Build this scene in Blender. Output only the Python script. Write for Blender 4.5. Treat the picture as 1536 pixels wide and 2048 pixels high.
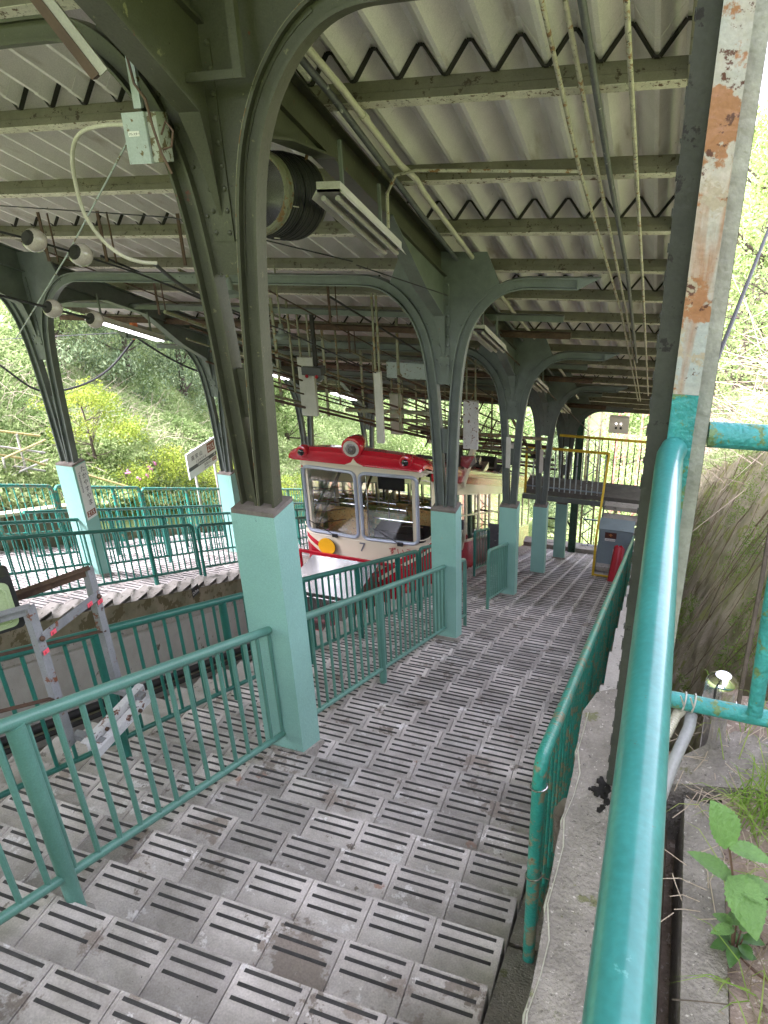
import bpy, math, random
import numpy as np
from mathutils import Vector, Matrix
random.seed(7); rng = np.random.default_rng(7)
for o in list(bpy.data.objects): bpy.data.objects.remove(o)
S = bpy.context.scene; COL = S.collection
R = math.radians
# ------------------------------------------------------------------ camera, world, sun, exposure
YAW, PITCH, ROLL, FPX = -0.381762052, 0.461183662, -0.052871100, 1494.36
CH = 2.15                                   # camera height above the sloping stair plane (z = -T*y)
T = math.tan(0.42376)
fwd = Vector((math.sin(YAW)*math.cos(PITCH), math.cos(YAW)*math.cos(PITCH), -math.sin(PITCH)))
rt0 = Vector((math.cos(YAW), -math.sin(YAW), 0)); up0 = rt0.cross(fwd)
rt = rt0*math.cos(ROLL)+up0*math.sin(ROLL); upv = -rt0*math.sin(ROLL)+up0*math.cos(ROLL)
cd = bpy.data.cameras.new('camera'); cam = bpy.data.objects.new('camera', cd); COL.objects.link(cam)
cam.matrix_world = Matrix(((rt.x, upv.x, -fwd.x, 0), (rt.y, upv.y, -fwd.y, 0), (rt.z, upv.z, -fwd.z, CH), (0, 0, 0, 1)))
cd.sensor_fit = 'VERTICAL'; cd.sensor_height = 36; cd.lens = 36*FPX/2048; cd.clip_start = .02; cd.clip_end = 6000
S.camera = cam
W = bpy.data.worlds.new('World'); S.world = W; W.use_nodes = True
wn = W.node_tree; bg = wn.nodes['Background']
SUN_EL, SUN_AZ = 54, 222                     # azimuth clockwise from +Y
sky = wn.nodes.new('ShaderNodeTexSky'); sky.sky_type = 'NISHITA'; sky.sun_disc = False
sky.sun_elevation = R(SUN_EL); sky.sun_rotation = R(SUN_AZ); sky.air_density = 1.0; sky.dust_density = 1.0; sky.ozone_density = 1.0
hs = wn.nodes.new('ShaderNodeHueSaturation'); hs.inputs['Saturation'].default_value = .15
wn.links.new(sky.outputs[0], hs.inputs['Color']); wn.links.new(hs.outputs[0], bg.inputs[0]); bg.inputs[1].default_value = .15
sl = bpy.data.lights.new('sun', 'SUN'); sl.energy = 2.6; sl.angle = R(30); sl.color = (1, .95, .88)
so = bpy.data.objects.new('sun', sl); COL.objects.link(so)
sd = Vector((math.sin(R(SUN_AZ))*math.cos(R(SUN_EL)), math.cos(R(SUN_AZ))*math.cos(R(SUN_EL)), math.sin(R(SUN_EL))))
so.rotation_euler = sd.to_track_quat('Z', 'Y').to_euler(); so.location = (0, 0, 40)
S.view_settings.view_transform = 'Standard'; S.view_settings.look = 'None'; S.view_settings.exposure = 3.1
S.view_settings.gamma = 1; S.view_settings.use_white_balance = True; S.view_settings.white_balance_temperature = 5950; S.view_settings.white_balance_tint = 23; S.view_settings.use_curve_mapping = False
S.render.engine = 'CYCLES'
S.cycles.max_bounces = 9; S.cycles.diffuse_bounces = 7; S.cycles.glossy_bounces = 3; S.cycles.transparent_max_bounces = 12
S.cycles.transmission_bounces = 4; S.cycles.sample_clamp_indirect = 6; S.cycles.use_denoising = True

def hz(x, y, h=0.): return Vector((x, y, -T*y+h))      # a point h above the sloping stair plane
# ------------------------------------------------------------------ materials
def _n(nt, t, **k):
    n = nt.nodes.new(t)
    for a, b in k.items(): setattr(n, a, b)
    return n
MATS = {}
def mat(name, c1, c2=None, scale=3., rough=.6, metal=0., bump=0., bscale=40., spots=None, rnd=0., streak=None, spec=.5, coat=0., grain=.14):
    """procedural material: two-tone noise, optional spots (colour, scale, threshold), streaks along z, per-object brightness."""
    if name in MATS: return MATS[name]
    m = bpy.data.materials.new(name); m.use_nodes = True; nt = m.node_tree; L = nt.links.new
    b = nt.nodes['Principled BSDF']; g = _n(nt, 'ShaderNodeNewGeometry'); pos = g.outputs['Position']
    b.inputs['Roughness'].default_value = rough; b.inputs['Metallic'].default_value = metal; b.inputs['Specular IOR Level'].default_value = spec
    if coat: b.inputs['Coat Weight'].default_value = coat; b.inputs['Coat Roughness'].default_value = .12
    c2 = c2 or tuple(x*.78 for x in c1)
    nz = _n(nt, 'ShaderNodeTexNoise'); nz.inputs['Scale'].default_value = scale; nz.inputs['Detail'].default_value = 8; nz.inputs['Roughness'].default_value = .65
    L(pos, nz.inputs['Vector'])
    rp = _n(nt, 'ShaderNodeValToRGB'); rp.color_ramp.elements[0].position = .35; rp.color_ramp.elements[1].position = .68
    rp.color_ramp.elements[0].color = (*c2, 1); rp.color_ramp.elements[1].color = (*c1, 1)
    L(nz.outputs['Fac'], rp.inputs['Fac']); col = rp.outputs[0]
    def over(col, fac, c):
        mx = _n(nt, 'ShaderNodeMix', data_type='RGBA'); L(fac, mx.inputs[0]); L(col, mx.inputs[6]); mx.inputs[7].default_value = (*c, 1)
        return mx.outputs[2]
    if streak:
        mp = _n(nt, 'ShaderNodeMapping'); mp.inputs['Scale'].default_value = streak[3] if len(streak) > 3 else (1, 1, .12); L(pos, mp.inputs[0])
        n2 = _n(nt, 'ShaderNodeTexNoise'); n2.inputs['Scale'].default_value = streak[1]; n2.inputs['Detail'].default_value = 7; L(mp.outputs[0], n2.inputs['Vector'])
        r2 = _n(nt, 'ShaderNodeMapRange'); r2.inputs[1].default_value = streak[2]; r2.inputs[2].default_value = streak[2]+.12; L(n2.outputs['Fac'], r2.inputs[0])
        col = over(col, r2.outputs[0], streak[0])
    for sp in (spots or []):
        n3 = _n(nt, 'ShaderNodeTexNoise'); n3.inputs['Scale'].default_value = sp[1]; n3.inputs['Detail'].default_value = 6; n3.inputs['Roughness'].default_value = .7; L(pos, n3.inputs['Vector'])
        r3 = _n(nt, 'ShaderNodeMapRange'); r3.inputs[1].default_value = sp[2]-.05; r3.inputs[2].default_value = sp[2]-.02; L(n3.outputs['Fac'], r3.inputs[0])
        col = over(col, r3.outputs[0], sp[0])
    if grain:
        n5 = _n(nt, 'ShaderNodeTexNoise'); n5.inputs['Scale'].default_value = 130; n5.inputs['Detail'].default_value = 3; L(pos, n5.inputs['Vector'])
        n6 = _n(nt, 'ShaderNodeTexNoise'); n6.inputs['Scale'].default_value = .9; n6.inputs['Detail'].default_value = 4; L(pos, n6.inputs['Vector'])
        ad = _n(nt, 'ShaderNodeMath', operation='ADD'); L(n5.outputs['Fac'], ad.inputs[0]); L(n6.outputs['Fac'], ad.inputs[1])
        m5 = _n(nt, 'ShaderNodeMapRange'); m5.inputs[1].default_value = .7; m5.inputs[2].default_value = 1.3; m5.inputs[3].default_value = 1-grain; m5.inputs[4].default_value = 1+grain; L(ad.outputs[0], m5.inputs[0])
        v5 = _n(nt, 'ShaderNodeVectorMath', operation='SCALE'); L(col, v5.inputs[0]); L(m5.outputs[0], v5.inputs['Scale']); col = v5.outputs[0]
    if rnd:
        oi = _n(nt, 'ShaderNodeObjectInfo'); mr = _n(nt, 'ShaderNodeMapRange'); mr.inputs[3].default_value = 1-rnd; mr.inputs[4].default_value = 1+rnd
        L(oi.outputs['Random'], mr.inputs[0]); vm = _n(nt, 'ShaderNodeVectorMath', operation='SCALE'); L(col, vm.inputs[0]); L(mr.outputs[0], vm.inputs['Scale']); col = vm.outputs[0]
    L(col, b.inputs['Base Color'])
    if bump:
        n4 = _n(nt, 'ShaderNodeTexNoise'); n4.inputs['Scale'].default_value = bscale; n4.inputs['Detail'].default_value = 5; L(pos, n4.inputs['Vector'])
        bp = _n(nt, 'ShaderNodeBump'); bp.inputs['Strength'].default_value = bump; bp.inputs['Distance'].default_value = .01
        L(n4.outputs['Fac'], bp.inputs['Height']); L(bp.outputs[0], b.inputs['Normal'])
    MATS[name] = m; return m
RUST = (.16, .055, .025); DRUST = (.06, .025, .015)
M = {}
M['teal'] = mat('teal_painted_concrete', (.27, .50, .44), (.235, .45, .395), 2.5, .5, bump=.2, bscale=60, spots=[((.10, .2, .17), 30, .725), ((.3, .42, .33), 5, .70), ((.13, .11, .08), 55, .74)])
M['tealcap'] = mat('mortar_cap', (.22, .19, .165), (.13, .11, .095), 8, .95, bump=.4)
M['rail'] = mat('green_rail_paint', (.115, .275, .225), (.09, .23, .185), 4, .4, bump=.15, bscale=90, spots=[((.3, .33, .25), 35, .76), ((.05, .06, .04), 28, .78)])
M['rail_dk'] = mat('dark_green_rail_paint', (.02, .155, .12), (.016, .12, .092), 4, .4, bump=.12, bscale=90, spots=[((.03, .05, .04), 30, .75)])
M['rail_worn'] = mat('worn_green_rail_paint', (.03, .30, .235), (.02, .2, .15), 6, .4, bump=.5, bscale=60, spots=[((.2, .2, .12), 14, .58), ((.16, .08, .03), 40, .68)])
M['turq'] = mat('turquoise_gloss_pipe', (.045, .255, .24), (.036, .22, .205), 7, .3, bump=.07, bscale=40, spec=.5, coat=.3, spots=[((.10, .13, .11), 90, .72), ((.10, .34, .32), 22, .70)])
M['turq_worn'] = mat('turquoise_worn_pipe', (.05, .34, .32), (.03, .22, .22), 12, .5, bump=.8, bscale=60, spots=[((.12, .2, .08), 18, .6), ((.35, .28, .1), 22, .7)])
M['olive'] = mat('olive_steel_paint', (.074, .076, .047), (.050, .052, .032), 3, .5, bump=.2, bscale=50, spots=[((.13, .035, .02), 9, .705), ((.03, .03, .02), 38, .70), ((.17, .165, .085), 13, .70)], grain=.22)
M['greyteal'] = mat('grey_teal_steel_paint', (.145, .165, .15), (.10, .115, .105), 5, .5, bump=.15, bscale=50, spots=[((.03, .03, .03), 30, .72), ((.17, .1, .05), 14, .72)])
M['edge'] = mat('weathered_flange_paint', (.24, .24, .16), (.17, .165, .105), 9, .6, bump=.3, spots=[((.2, .11, .04), 13, .6), ((.05, .05, .035), 30, .68)])
M['purlin'] = mat('purlin_olive_paint', (.20, .185, .135), (.13, .12, .088), 4, .7, bump=.2, spots=[((.06, .045, .03), 20, .64)])
M['purlin_b'] = mat('purlin_cream_paint', (.75, .71, .6), (.55, .51, .42), 10, .75, bump=.4, spots=[((.14, .08, .045), 22, .62), ((.1, .08, .06), 50, .66)])
M['sheet'] = mat('folded_roof_sheet', (.80, .765, .76), (.68, .64, .635), 1.6, .5, metal=.0, bump=.12, bscale=25, spots=[((.2, .18, .16), 11, .745)], streak=((.48, .42, .38), 2.2, .60, (6, .6, 1)))
M['black'] = mat('black_rubber', (.018, .018, .019), (.012, .012, .013), 10, .6, bump=.2)
M['dark'] = mat('dark_gap_steel', (.03, .027, .024), (.018, .016, .014), 10, .8)
M['tile'] = mat('stair_tile_concrete', (.56, .515, .485), (.33, .30, .275), 3.5, .5, bump=.45, bscale=45, rnd=.24, spots=[((.60, .57, .55), 8, .645), ((.26, .22, .19), 2.2, .645), ((.19, .16, .135), 5, .675), ((.13, .12, .11), 60, .715), ((.36, .24, .19), 3, .70)], streak=((.54, .51, .48), 9, .60, (.25, 1, 1)), grain=.2)
M['strip'] = mat('grip_strip', (.072, .069, .067), (.045, .043, .042), 20, .6, bump=.3, bscale=200)
M['conc'] = mat('grey_concrete', (.38, .355, .32), (.26, .24, .21), 4, .85, bump=.5, bscale=30, spots=[((.14, .13, .11), 14, .64)])
M['agg'] = mat('aggregate_concrete', (.30, .27, .235), (.17, .152, .13), 10, .9, bump=1., bscale=90, spots=[((.5, .46, .41), 75, .66), ((.08, .072, .06), 60, .67), ((.14, .14, .07), 7, .66)])
M['mossconc'] = mat('moss_stained_concrete', (.24, .2, .14), (.13, .12, .07), 2.2, .95, bump=.6, bscale=20, spots=[((.09, .075, .035), 3, .58)])
M['wallwhite'] = mat('whitewashed_pit_wall', (.42, .40, .365), (.33, .31, .28), 2.2, .9, bump=.4, bscale=25, spots=[((.15, .14, .12), 9, .69), ((.1, .09, .07), 2, .7)])
M['moss'] = mat('mossy_retaining_wall', (.40, .34, .25), (.19, .18, .08), 2.6, .95, bump=1., bscale=26, spots=[((.22, .235, .06), 3.2, .60), ((.5, .44, .36), 17, .69)], streak=((.16, .14, .07), 7, .60, (1, .8, .34)))
M['soil'] = mat('pale_dry_soil', (.36, .28, .225), (.2, .15, .12), 8, .95, bump=1., bscale=60, spots=[((.5, .42, .36), 45, .64), ((.12, .08, .06), 22, .66)])
M['ground'] = mat('hillside_ground', (.22, .28, .09), (.13, .18, .05), 1.2, .95, bump=.8, bscale=8)
M['ballast'] = mat('track_ballast', (.24, .215, .19), (.12, .105, .09), 14, .95, bump=1., bscale=30)
M['rustmetal'] = mat('rusty_steel', (.12, .07, .045), (.06, .035, .025), 12, .8, metal=.2, bump=.4)
M['whiterust'] = mat('chipped_white_paint_steel', (.66, .65, .66), (.52, .51, .52), 8, .6, bump=.3, spots=[(RUST, 16, .625), (DRUST, 32, .66)])
M['greyrust'] = mat('chipped_grey_paint_steel', (.25, .255, .265), (.17, .173, .18), 8, .6, bump=.3, spots=[(RUST, 11, .64), (DRUST, 30, .69)])
M['postshade'] = mat('old_post_shade_olive', (.05, .052, .04), (.03, .032, .025), 6, .75, bump=.4, spots=[((.012, .01, .008), 24, .66)])  # dark olive, with the shade on the post's left side in the colour
M['postface'] = mat('old_post_pale_paint', (.44, .37, .30), (.30, .35, .355), 3.2, .5, bump=.5, bscale=30, spots=[((.30, .135, .06), 6.5, .588), ((.36, .30, .22), 9, .62), ((.09, .03, .018), 21, .65)], streak=((.30, .14, .065), 24, .575, (1, 1, .10)))
M['postpale'] = mat('old_post_wrinkled_paint', (.36, .36, .30), (.26, .26, .22), 12, .65, bump=.5, bscale=45, spots=[((.25, .15, .07), 6, .72)])
M['cream'] = mat('car_cream_paint', (.72, .65, .51), (.69, .62, .48), 2, .28, spec=.5, coat=.35)
M['red'] = mat('car_red_paint', (.50, .012, .025), (.46, .01, .022), 2, .22, spec=.6, coat=.6)
M['redrail'] = mat('bright_red_steel', (.42, .008, .022), (.33, .006, .018), 5, .4)
M['alu'] = mat('window_frame_grey', (.42, .45, .53), (.36, .39, .47), 5, .4, metal=.3)
M['steel'] = mat('brushed_stainless', (.55, .54, .53), (.45, .44, .43), 6, .25, metal=.9, bump=.05, spots=[((.3, .28, .26), 14, .68)])
M['chrome'] = mat('chrome', (.8, .8, .8), (.75, .75, .75), 5, .12, metal=1.)
M['cpipe'] = mat('cream_pipe_paint', (.58, .55, .46), (.48, .45, .37), 10, .45, bump=.2)
M['wpipe'] = mat('flaking_white_pipe', (.55, .52, .43), (.36, .33, .27), 10, .6, bump=.4, spots=[((.25, .13, .05), 14, .61), ((.06, .055, .05), 45, .64)])
M['gpipe'] = mat('flaking_grey_pipe', (.13, .135, .145), (.085, .09, .1), 10, .55, bump=.4, spots=[((.5, .5, .48), 14, .68)])
M['white'] = mat('white_enamel', (.52, .5, .46), (.43, .41, .37), 6, .4, spots=[((.3, .26, .2), 20, .76)])
M['porcelain'] = mat('glazed_porcelain', (.48, .42, .39), (.38, .33, .30), 5, .15, coat=.6)
M['yellow'] = mat('yellow_paint', (.62, .42, .02), (.5, .33, .015), 6, .5, spots=[((.1, .07, .03), 25, .68)])
M['greybox'] = mat('grey_cabinet_paint', (.20, .255, .285), (.165, .21, .235), 3, .5, bump=.1, spots=[((.05, .06, .06), 14, .71)])
M['boxwhite'] = mat('pale_junction_box_paint', (.40, .45, .44), (.34, .39, .38), 8, .5, spots=[((.14, .1, .04), 13, .62)])
M['orange'] = mat('orange_patch', (.55, .2, .05)); M['brown'] = mat('sign_brown', (.26, .08, .045), (.25, .075, .04)); M['ink'] = mat('print_black', (.02, .02, .022), (.02, .02, .022), 5, .5)
M['signwhite'] = mat('sign_white', (.74, .73, .70), (.7, .69, .66), 4, .35); M['inkgrey'] = mat('print_grey', (.07, .07, .075), (.07, .07, .075), 5, .5)
M['disc'] = mat('yellow_disc_paint', (.78, .40, .012), (.75, .38, .01), 5, .35, coat=.3); M['redink'] = mat('print_red', (.42, .015, .03), (.42, .015, .03), 5, .4)
M['seat_o'] = mat('orange_patterned_cloth', (.62, .38, .13), (.55, .32, .1), 9, .9, spots=[((.55, .42, .16), 14, .6), ((.1, .05, .02), 30, .62)])
M['seat_g'] = mat('green_patterned_cloth', (.30, .38, .12), (.25, .32, .1), 9, .9, spots=[((.5, .36, .1), 14, .6), ((.05, .05, .02), 30, .62)])
M['floorcar'] = mat('car_floor', (.4, .38, .35)); M['blue'] = mat('blue_plastic', (.01, .12, .55), (.01, .1, .5)); M['pink'] = mat('pink_tag', (.8, .12, .16), (.75, .1, .14), 5, .5)
M['brownsteel'] = mat('brown_steel', (.13, .075, .05), (.09, .05, .035), 6, .6); M['wood'] = mat('weathered_wood', (.3, .18, .08), (.2, .12, .05), 10, .8)
M['bark'] = mat('bark', (.12, .095, .07), (.07, .055, .04), 12, .95, bump=.8); M['twig'] = mat('dry_twig', (.50, .42, .33), (.34, .27, .2), 6, .9)
M['vine'] = mat('dry_vine', (.27, .21, .14), (.15, .11, .07), 10, .9); M['palegreen'] = mat('pale_green_glass', (.36, .44, .24), (.32, .40, .22), 3, .3, coat=.3)
def emis(name, c, s):
    m = bpy.data.materials.new(name); m.use_nodes = True; b = m.node_tree.nodes['Principled BSDF']
    b.inputs['Base Color'].default_value = (*c, 1); b.inputs['Emission Color'].default_value = (*c, 1); b.inputs['Emission Strength'].default_value = s; return m
M['tube_lit'] = emis('lit_tube', (1, .98, .95), 2.2); M['orange_lamp'] = emis('orange_beacon', (.9, .25, .02), .3)
def glassmat():
    m = bpy.data.materials.new('window_glass'); m.use_nodes = True; nt = m.node_tree; nt.nodes.clear()
    out = _n(nt, 'ShaderNodeOutputMaterial'); tr = _n(nt, 'ShaderNodeBsdfTransparent'); tr.inputs[0].default_value = (.95, .965, .955, 1)
    gl = _n(nt, 'ShaderNodeBsdfGlossy'); gl.inputs['Roughness'].default_value = .03
    fr = _n(nt, 'ShaderNodeFresnel'); fr.inputs[0].default_value = 1.5; mx = _n(nt, 'ShaderNodeMixShader')
    nt.links.new(fr.outputs[0], mx.inputs[0]); nt.links.new(tr.outputs[0], mx.inputs[1]); nt.links.new(gl.outputs[0], mx.inputs[2]); nt.links.new(mx.outputs[0], out.inputs[0])
    return m
M['glass'] = glassmat()
def leafmat(name, ramp, tr=.35):
    m = bpy.data.materials.new(name); m.use_nodes = True; nt = m.node_tree; nt.nodes.clear(); L = nt.links.new
    out = _n(nt, 'ShaderNodeOutputMaterial'); g = _n(nt, 'ShaderNodeNewGeometry'); rp = _n(nt, 'ShaderNodeValToRGB')
    nz = _n(nt, 'ShaderNodeTexNoise'); nz.inputs['Scale'].default_value = .9; nz.inputs['Detail'].default_value = 3; L(g.outputs['Position'], nz.inputs['Vector'])
    ad = _n(nt, 'ShaderNodeMath', operation='MULTIPLY_ADD'); L(g.outputs['Random Per Island'], ad.inputs[0]); ad.inputs[1].default_value = .55
    s2 = _n(nt, 'ShaderNodeMath', operation='MULTIPLY_ADD'); L(nz.outputs['Fac'], s2.inputs[0]); s2.inputs[1].default_value = 1.1; s2.inputs[2].default_value = -.33; L(s2.outputs[0], ad.inputs[2])
    L(ad.outputs[0], rp.inputs[0])
    e = rp.color_ramp.elements; e[0].position = 0; e[1].position = 1; e[0].color = (*ramp[0], 1); e[1].color = (*ramp[-1], 1)
    for i, c in enumerate(ramp[1:-1]): q = e.new((i+1)/(len(ramp)-1)); q.color = (*c, 1)
    df = _n(nt, 'ShaderNodeBsdfDiffuse'); tl = _n(nt, 'ShaderNodeBsdfTranslucent'); mx = _n(nt, 'ShaderNodeMixShader'); mx.inputs[0].default_value = tr
    L(rp.outputs[0], df.inputs[0]); L(rp.outputs[0], tl.inputs[0]); L(df.outputs[0], mx.inputs[1]); L(tl.outputs[0], mx.inputs[2]); L(mx.outputs[0], out.inputs[0])
    return m
M['leaf_fresh'] = leafmat('fresh_leaves', [(.12, .20, .06), (.24, .34, .12), (.38, .46, .20), (.50, .54, .28)])
M['leaf_azalea'] = leafmat('azalea_leaves', [(.12, .2, .03), (.30, .38, .06), (.46, .5, .1)])
M['leaf_dark'] = leafmat('cedar_leaves', [(.06, .1, .05), (.18, .25, .13), (.32, .4, .22), (.46, .52, .3)], .2)
M['leaf_mid'] = leafmat('undergrowth_leaves', [(.18, .26, .09), (.34, .44, .18), (.5, .6, .28), (.64, .66, .4)])
M['leaf_spring'] = leafmat('spring_leaves', [(.16, .24, .07), (.3, .38, .13), (.46, .5, .22)])
M['grass'] = leafmat('grass_blades', [(.1, .2, .03), (.2, .33, .06), (.36, .40, .14)])
M['petal'] = leafmat('pink_petals', [(.7, .25, .45), (.8, .4, .6)])

# ------------------------------------------------------------------ mesh building
ORG = {}
def cr(P, n=6):                                              # smooth curve through the points
    P = [Vector(p) for p in P]; Q = [2*P[0]-P[1]]+P+[2*P[-1]-P[-2]]; out = []
    for i in range(1, len(Q)-2):
        for k in range(n):
            t = k/n; a, b_, c, d = Q[i-1], Q[i], Q[i+1], Q[i+2]
            out.append(.5*((2*b_)+(c-a)*t+(2*a-5*b_+4*c-d)*t*t+(3*b_-a-3*c+d)*t**3))
    return out+[P[-1]]
class MB:
    def __init__(s): s.v = []; s.f = []; s.m = []; s.sm = []
    def add(s, vs, fs, mi=0, sm=False):
        k = len(s.v); s.v += [tuple(p) for p in vs]
        for f in fs: s.f.append([k+i for i in f]); s.m.append(mi); s.sm.append(sm)
        return s
    def box(s, x0, x1, y0, y1, z0, z1, mi=0):
        return s.add([(x0, y0, z0), (x1, y0, z0), (x1, y1, z0), (x0, y1, z0), (x0, y0, z1), (x1, y0, z1), (x1, y1, z1), (x0, y1, z1)],
                     [(0, 3, 2, 1), (4, 5, 6, 7), (0, 1, 5, 4), (1, 2, 6, 5), (2, 3, 7, 6), (3, 0, 4, 7)], mi)
    def sbox(s, x0, x1, y0, y1, h0, h1, mi=0):              # box sheared along the slope
        f = lambda x, y, h: (x, y, -T*y+h)
        return s.add([f(x0, y0, h0), f(x1, y0, h0), f(x1, y1, h0), f(x0, y1, h0), f(x0, y0, h1), f(x1, y0, h1), f(x1, y1, h1), f(x0, y1, h1)],
                     [(0, 3, 2, 1), (4, 5, 6, 7), (0, 1, 5, 4), (1, 2, 6, 5), (2, 3, 7, 6), (3, 0, 4, 7)], mi)
    def beam(s, p, q, w, h, mi=0, up=(0, 0, 1)):
        p = Vector(p); q = Vector(q); d = (q-p).normalized(); u = Vector(up)
        if abs(d.dot(u)) > .99: u = Vector((0, 1, 0))
        a = d.cross(u).normalized()*w/2; b = a.cross(d).normalized()*h/2
        vs = [p-a-b, p+a-b, p+a+b, p-a+b, q-a-b, q+a-b, q+a+b, q-a+b]
        return s.add(vs, [(0, 1, 2, 3)[::-1], (4, 5, 6, 7), (0, 1, 5, 4), (1, 2, 6, 5), (2, 3, 7, 6), (3, 0, 4, 7)], mi)
    def tube(s, pts, r, n=10, mi=0, caps=True, rs=None):
        pts = [Vector(p) for p in pts]; k = len(pts); rings = []
        t0 = (pts[1]-pts[0]).normalized(); u = Vector((0, 0, 1)) if abs(t0.z) < .9 else Vector((1, 0, 0))
        a = t0.cross(u).normalized()
        for i, p in enumerate(pts):
            t = ((pts[min(i+1, k-1)]-pts[max(i-1, 0)])).normalized(); a = (a-t*a.dot(t)).normalized(); b = t.cross(a)
            rr = rs[i] if rs else r
            rings.append([p+(a*math.cos(2*math.pi*j/n)+b*math.sin(2*math.pi*j/n))*rr for j in range(n)])
        vs = [v for rg in rings for v in rg]; fs = []
        for i in range(k-1):
            for j in range(n): fs.append((i*n+j, i*n+(j+1) % n, (i+1)*n+(j+1) % n, (i+1)*n+j))
        s.add(vs, fs, mi, True)
        if caps: s.add(rings[0], [tuple(range(n))[::-1]], mi); s.add(rings[-1], [tuple(range(n))], mi)
        return s
    def sphere(s, c, r, nu=12, nv=8, mi=0, sq=(1, 1, 1)):
        c = Vector(c); vs = []; fs = []
        for i in range(nv+1):
            for j in range(nu):
                th = math.pi*i/nv; ph = 2*math.pi*j/nu
                vs.append(c+Vector((sq[0]*r*math.sin(th)*math.cos(ph), sq[1]*r*math.sin(th)*math.sin(ph), sq[2]*r*math.cos(th))))
        for i in range(nv):
            for j in range(nu): fs.append((i*nu+j, (i+1)*nu+j, (i+1)*nu+(j+1) % nu, i*nu+(j+1) % nu))
        return s.add(vs, fs, mi, True)
    def prism(s, poly, vec, mi=0):
        vec = Vector(vec); n = len(poly); a = [Vector(p) for p in poly]; vs = a+[p+vec for p in a]
        return s.add(vs, [tuple(range(n))[::-1], tuple(range(n, 2*n))]+[(i, (i+1) % n, n+(i+1) % n, n+i) for i in range(n)], mi)
    def sweep(s, prof, path, nrm, mi=0, closed=True):          # profile (a,b): a in the plane of the path, b along nrm
        N = Vector(nrm); path = [Vector(p) for p in path]; k = len(path); n = len(prof); vs = []
        for i, p in enumerate(path):
            t = (path[min(i+1, k-1)]-path[max(i-1, 0)]).normalized(); a = t.cross(N).normalized()
            vs += [p+a*u+N*w for u, w in prof]
        fs = [(i*n+j, i*n+(j+1) % n, (i+1)*n+(j+1) % n, (i+1)*n+j) for i in range(k-1) for j in range(n)]
        s.add(vs, fs, mi); s.add(vs[:n], [tuple(range(n))[::-1]], mi); s.add(vs[-n:], [tuple(range(n))], mi)
        return s
    def mesh(s, name, mats, org=(0, 0, 0)):
        me = bpy.data.meshes.new(name); o = Vector(org)
        me.from_pydata([Vector(p)-o for p in s.v], [], s.f)
        for m in (mats if isinstance(mats, (list, tuple)) else [mats]): me.materials.append(m)
        me.polygons.foreach_set('material_index', s.m); me.polygons.foreach_set('use_smooth', s.sm); me.update()
        if any(s.sm): me.set_sharp_from_angle(angle=R(38))
        return me
    def build(s, name, mats, parent=None, org=None):
        og = Vector(ORG.get(parent.name, (0, 0, 0))) if parent else Vector(org or (0, 0, 0))
        ob = bpy.data.objects.new(name, s.mesh(name, mats, og)); COL.objects.link(ob)
        if parent: ob.parent = parent
        else: ob.location = og
        ORG[ob.name] = tuple(og); return ob
def put(name, me, parent, loc):                             # another object using a shared mesh; loc in world coordinates
    ob = bpy.data.objects.new(name, me); COL.objects.link(ob); og = Vector(ORG.get(parent.name, (0, 0, 0))) if parent else Vector()
    ob.location = Vector(loc)-og
    if parent: ob.parent = parent
    return ob
def thing(name, label, cat, loc=(0, 0, 0), group=None):
    o = bpy.data.objects.new(name, None); COL.objects.link(o); o.location = loc; o.empty_display_size = .1
    ORG[o.name] = tuple(loc); o['label'] = label; o['category'] = cat
    if group: o['group'] = group
    return o
def tag(o, label, cat, group=None):
    o['label'] = label; o['category'] = cat
    if group: o['group'] = group
    return o
def kind(o, k, label=None):
    o['kind'] = k
    if label: o['label'] = label
    return o
def I_prof(d, w, tw=.012, tf=.014):                          # I section: depth d (in plane), width w (along normal)
    D = d/2; Wd = w/2; t = tw/2
    return [(-D, -Wd), (-D+tf, -Wd), (-D+tf, -t), (D-tf, -t), (D-tf, -Wd), (D, -Wd), (D, Wd), (D-tf, Wd), (D-tf, t), (-D+tf, t), (-D+tf, Wd), (-D, Wd)]
def text(name, body, size, m, parent, o, xd, yd, ext=.001, align='LEFT', sx=1.):
    cu = bpy.data.curves.new(name, 'FONT'); cu.body = body; cu.size = size; cu.extrude = ext; cu.align_x = align; cu.resolution_u = 3
    tmp = bpy.data.objects.new(name+'_tmp', cu); COL.objects.link(tmp); dg = bpy.context.evaluated_depsgraph_get()
    me = bpy.data.meshes.new_from_object(tmp.evaluated_get(dg)); bpy.data.objects.remove(tmp)
    xd = Vector(xd).normalized(); yd = Vector(yd).normalized(); zd = xd.cross(yd)
    og = Vector(ORG.get(parent.name, (0, 0, 0))) if parent else Vector(); lo = Vector(o)-og
    me.transform(Matrix(((xd.x*sx, yd.x, zd.x, lo.x), (xd.y*sx, yd.y, zd.y, lo.y), (xd.z*sx, yd.z, zd.z, lo.z), (0, 0, 0, 1))))
    me.materials.clear(); me.materials.append(m)
    ob = bpy.data.objects.new(name, me); COL.objects.link(ob); ob.parent = parent; return ob
def npmesh(name, V, F, mats, nper=4):
    me = bpy.data.meshes.new(name); nv = len(V); nf = len(F)
    me.vertices.add(nv); me.vertices.foreach_set('co', np.asarray(V, np.float32).ravel())
    me.loops.add(nf*nper); me.loops.foreach_set('vertex_index', np.asarray(F, np.int32).ravel())
    me.polygons.add(nf); me.polygons.foreach_set('loop_start', np.arange(0, nf*nper, nper, dtype=np.int32))
    for m in mats: me.materials.append(m)
    me.update(calc_edges=True); return me
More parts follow.
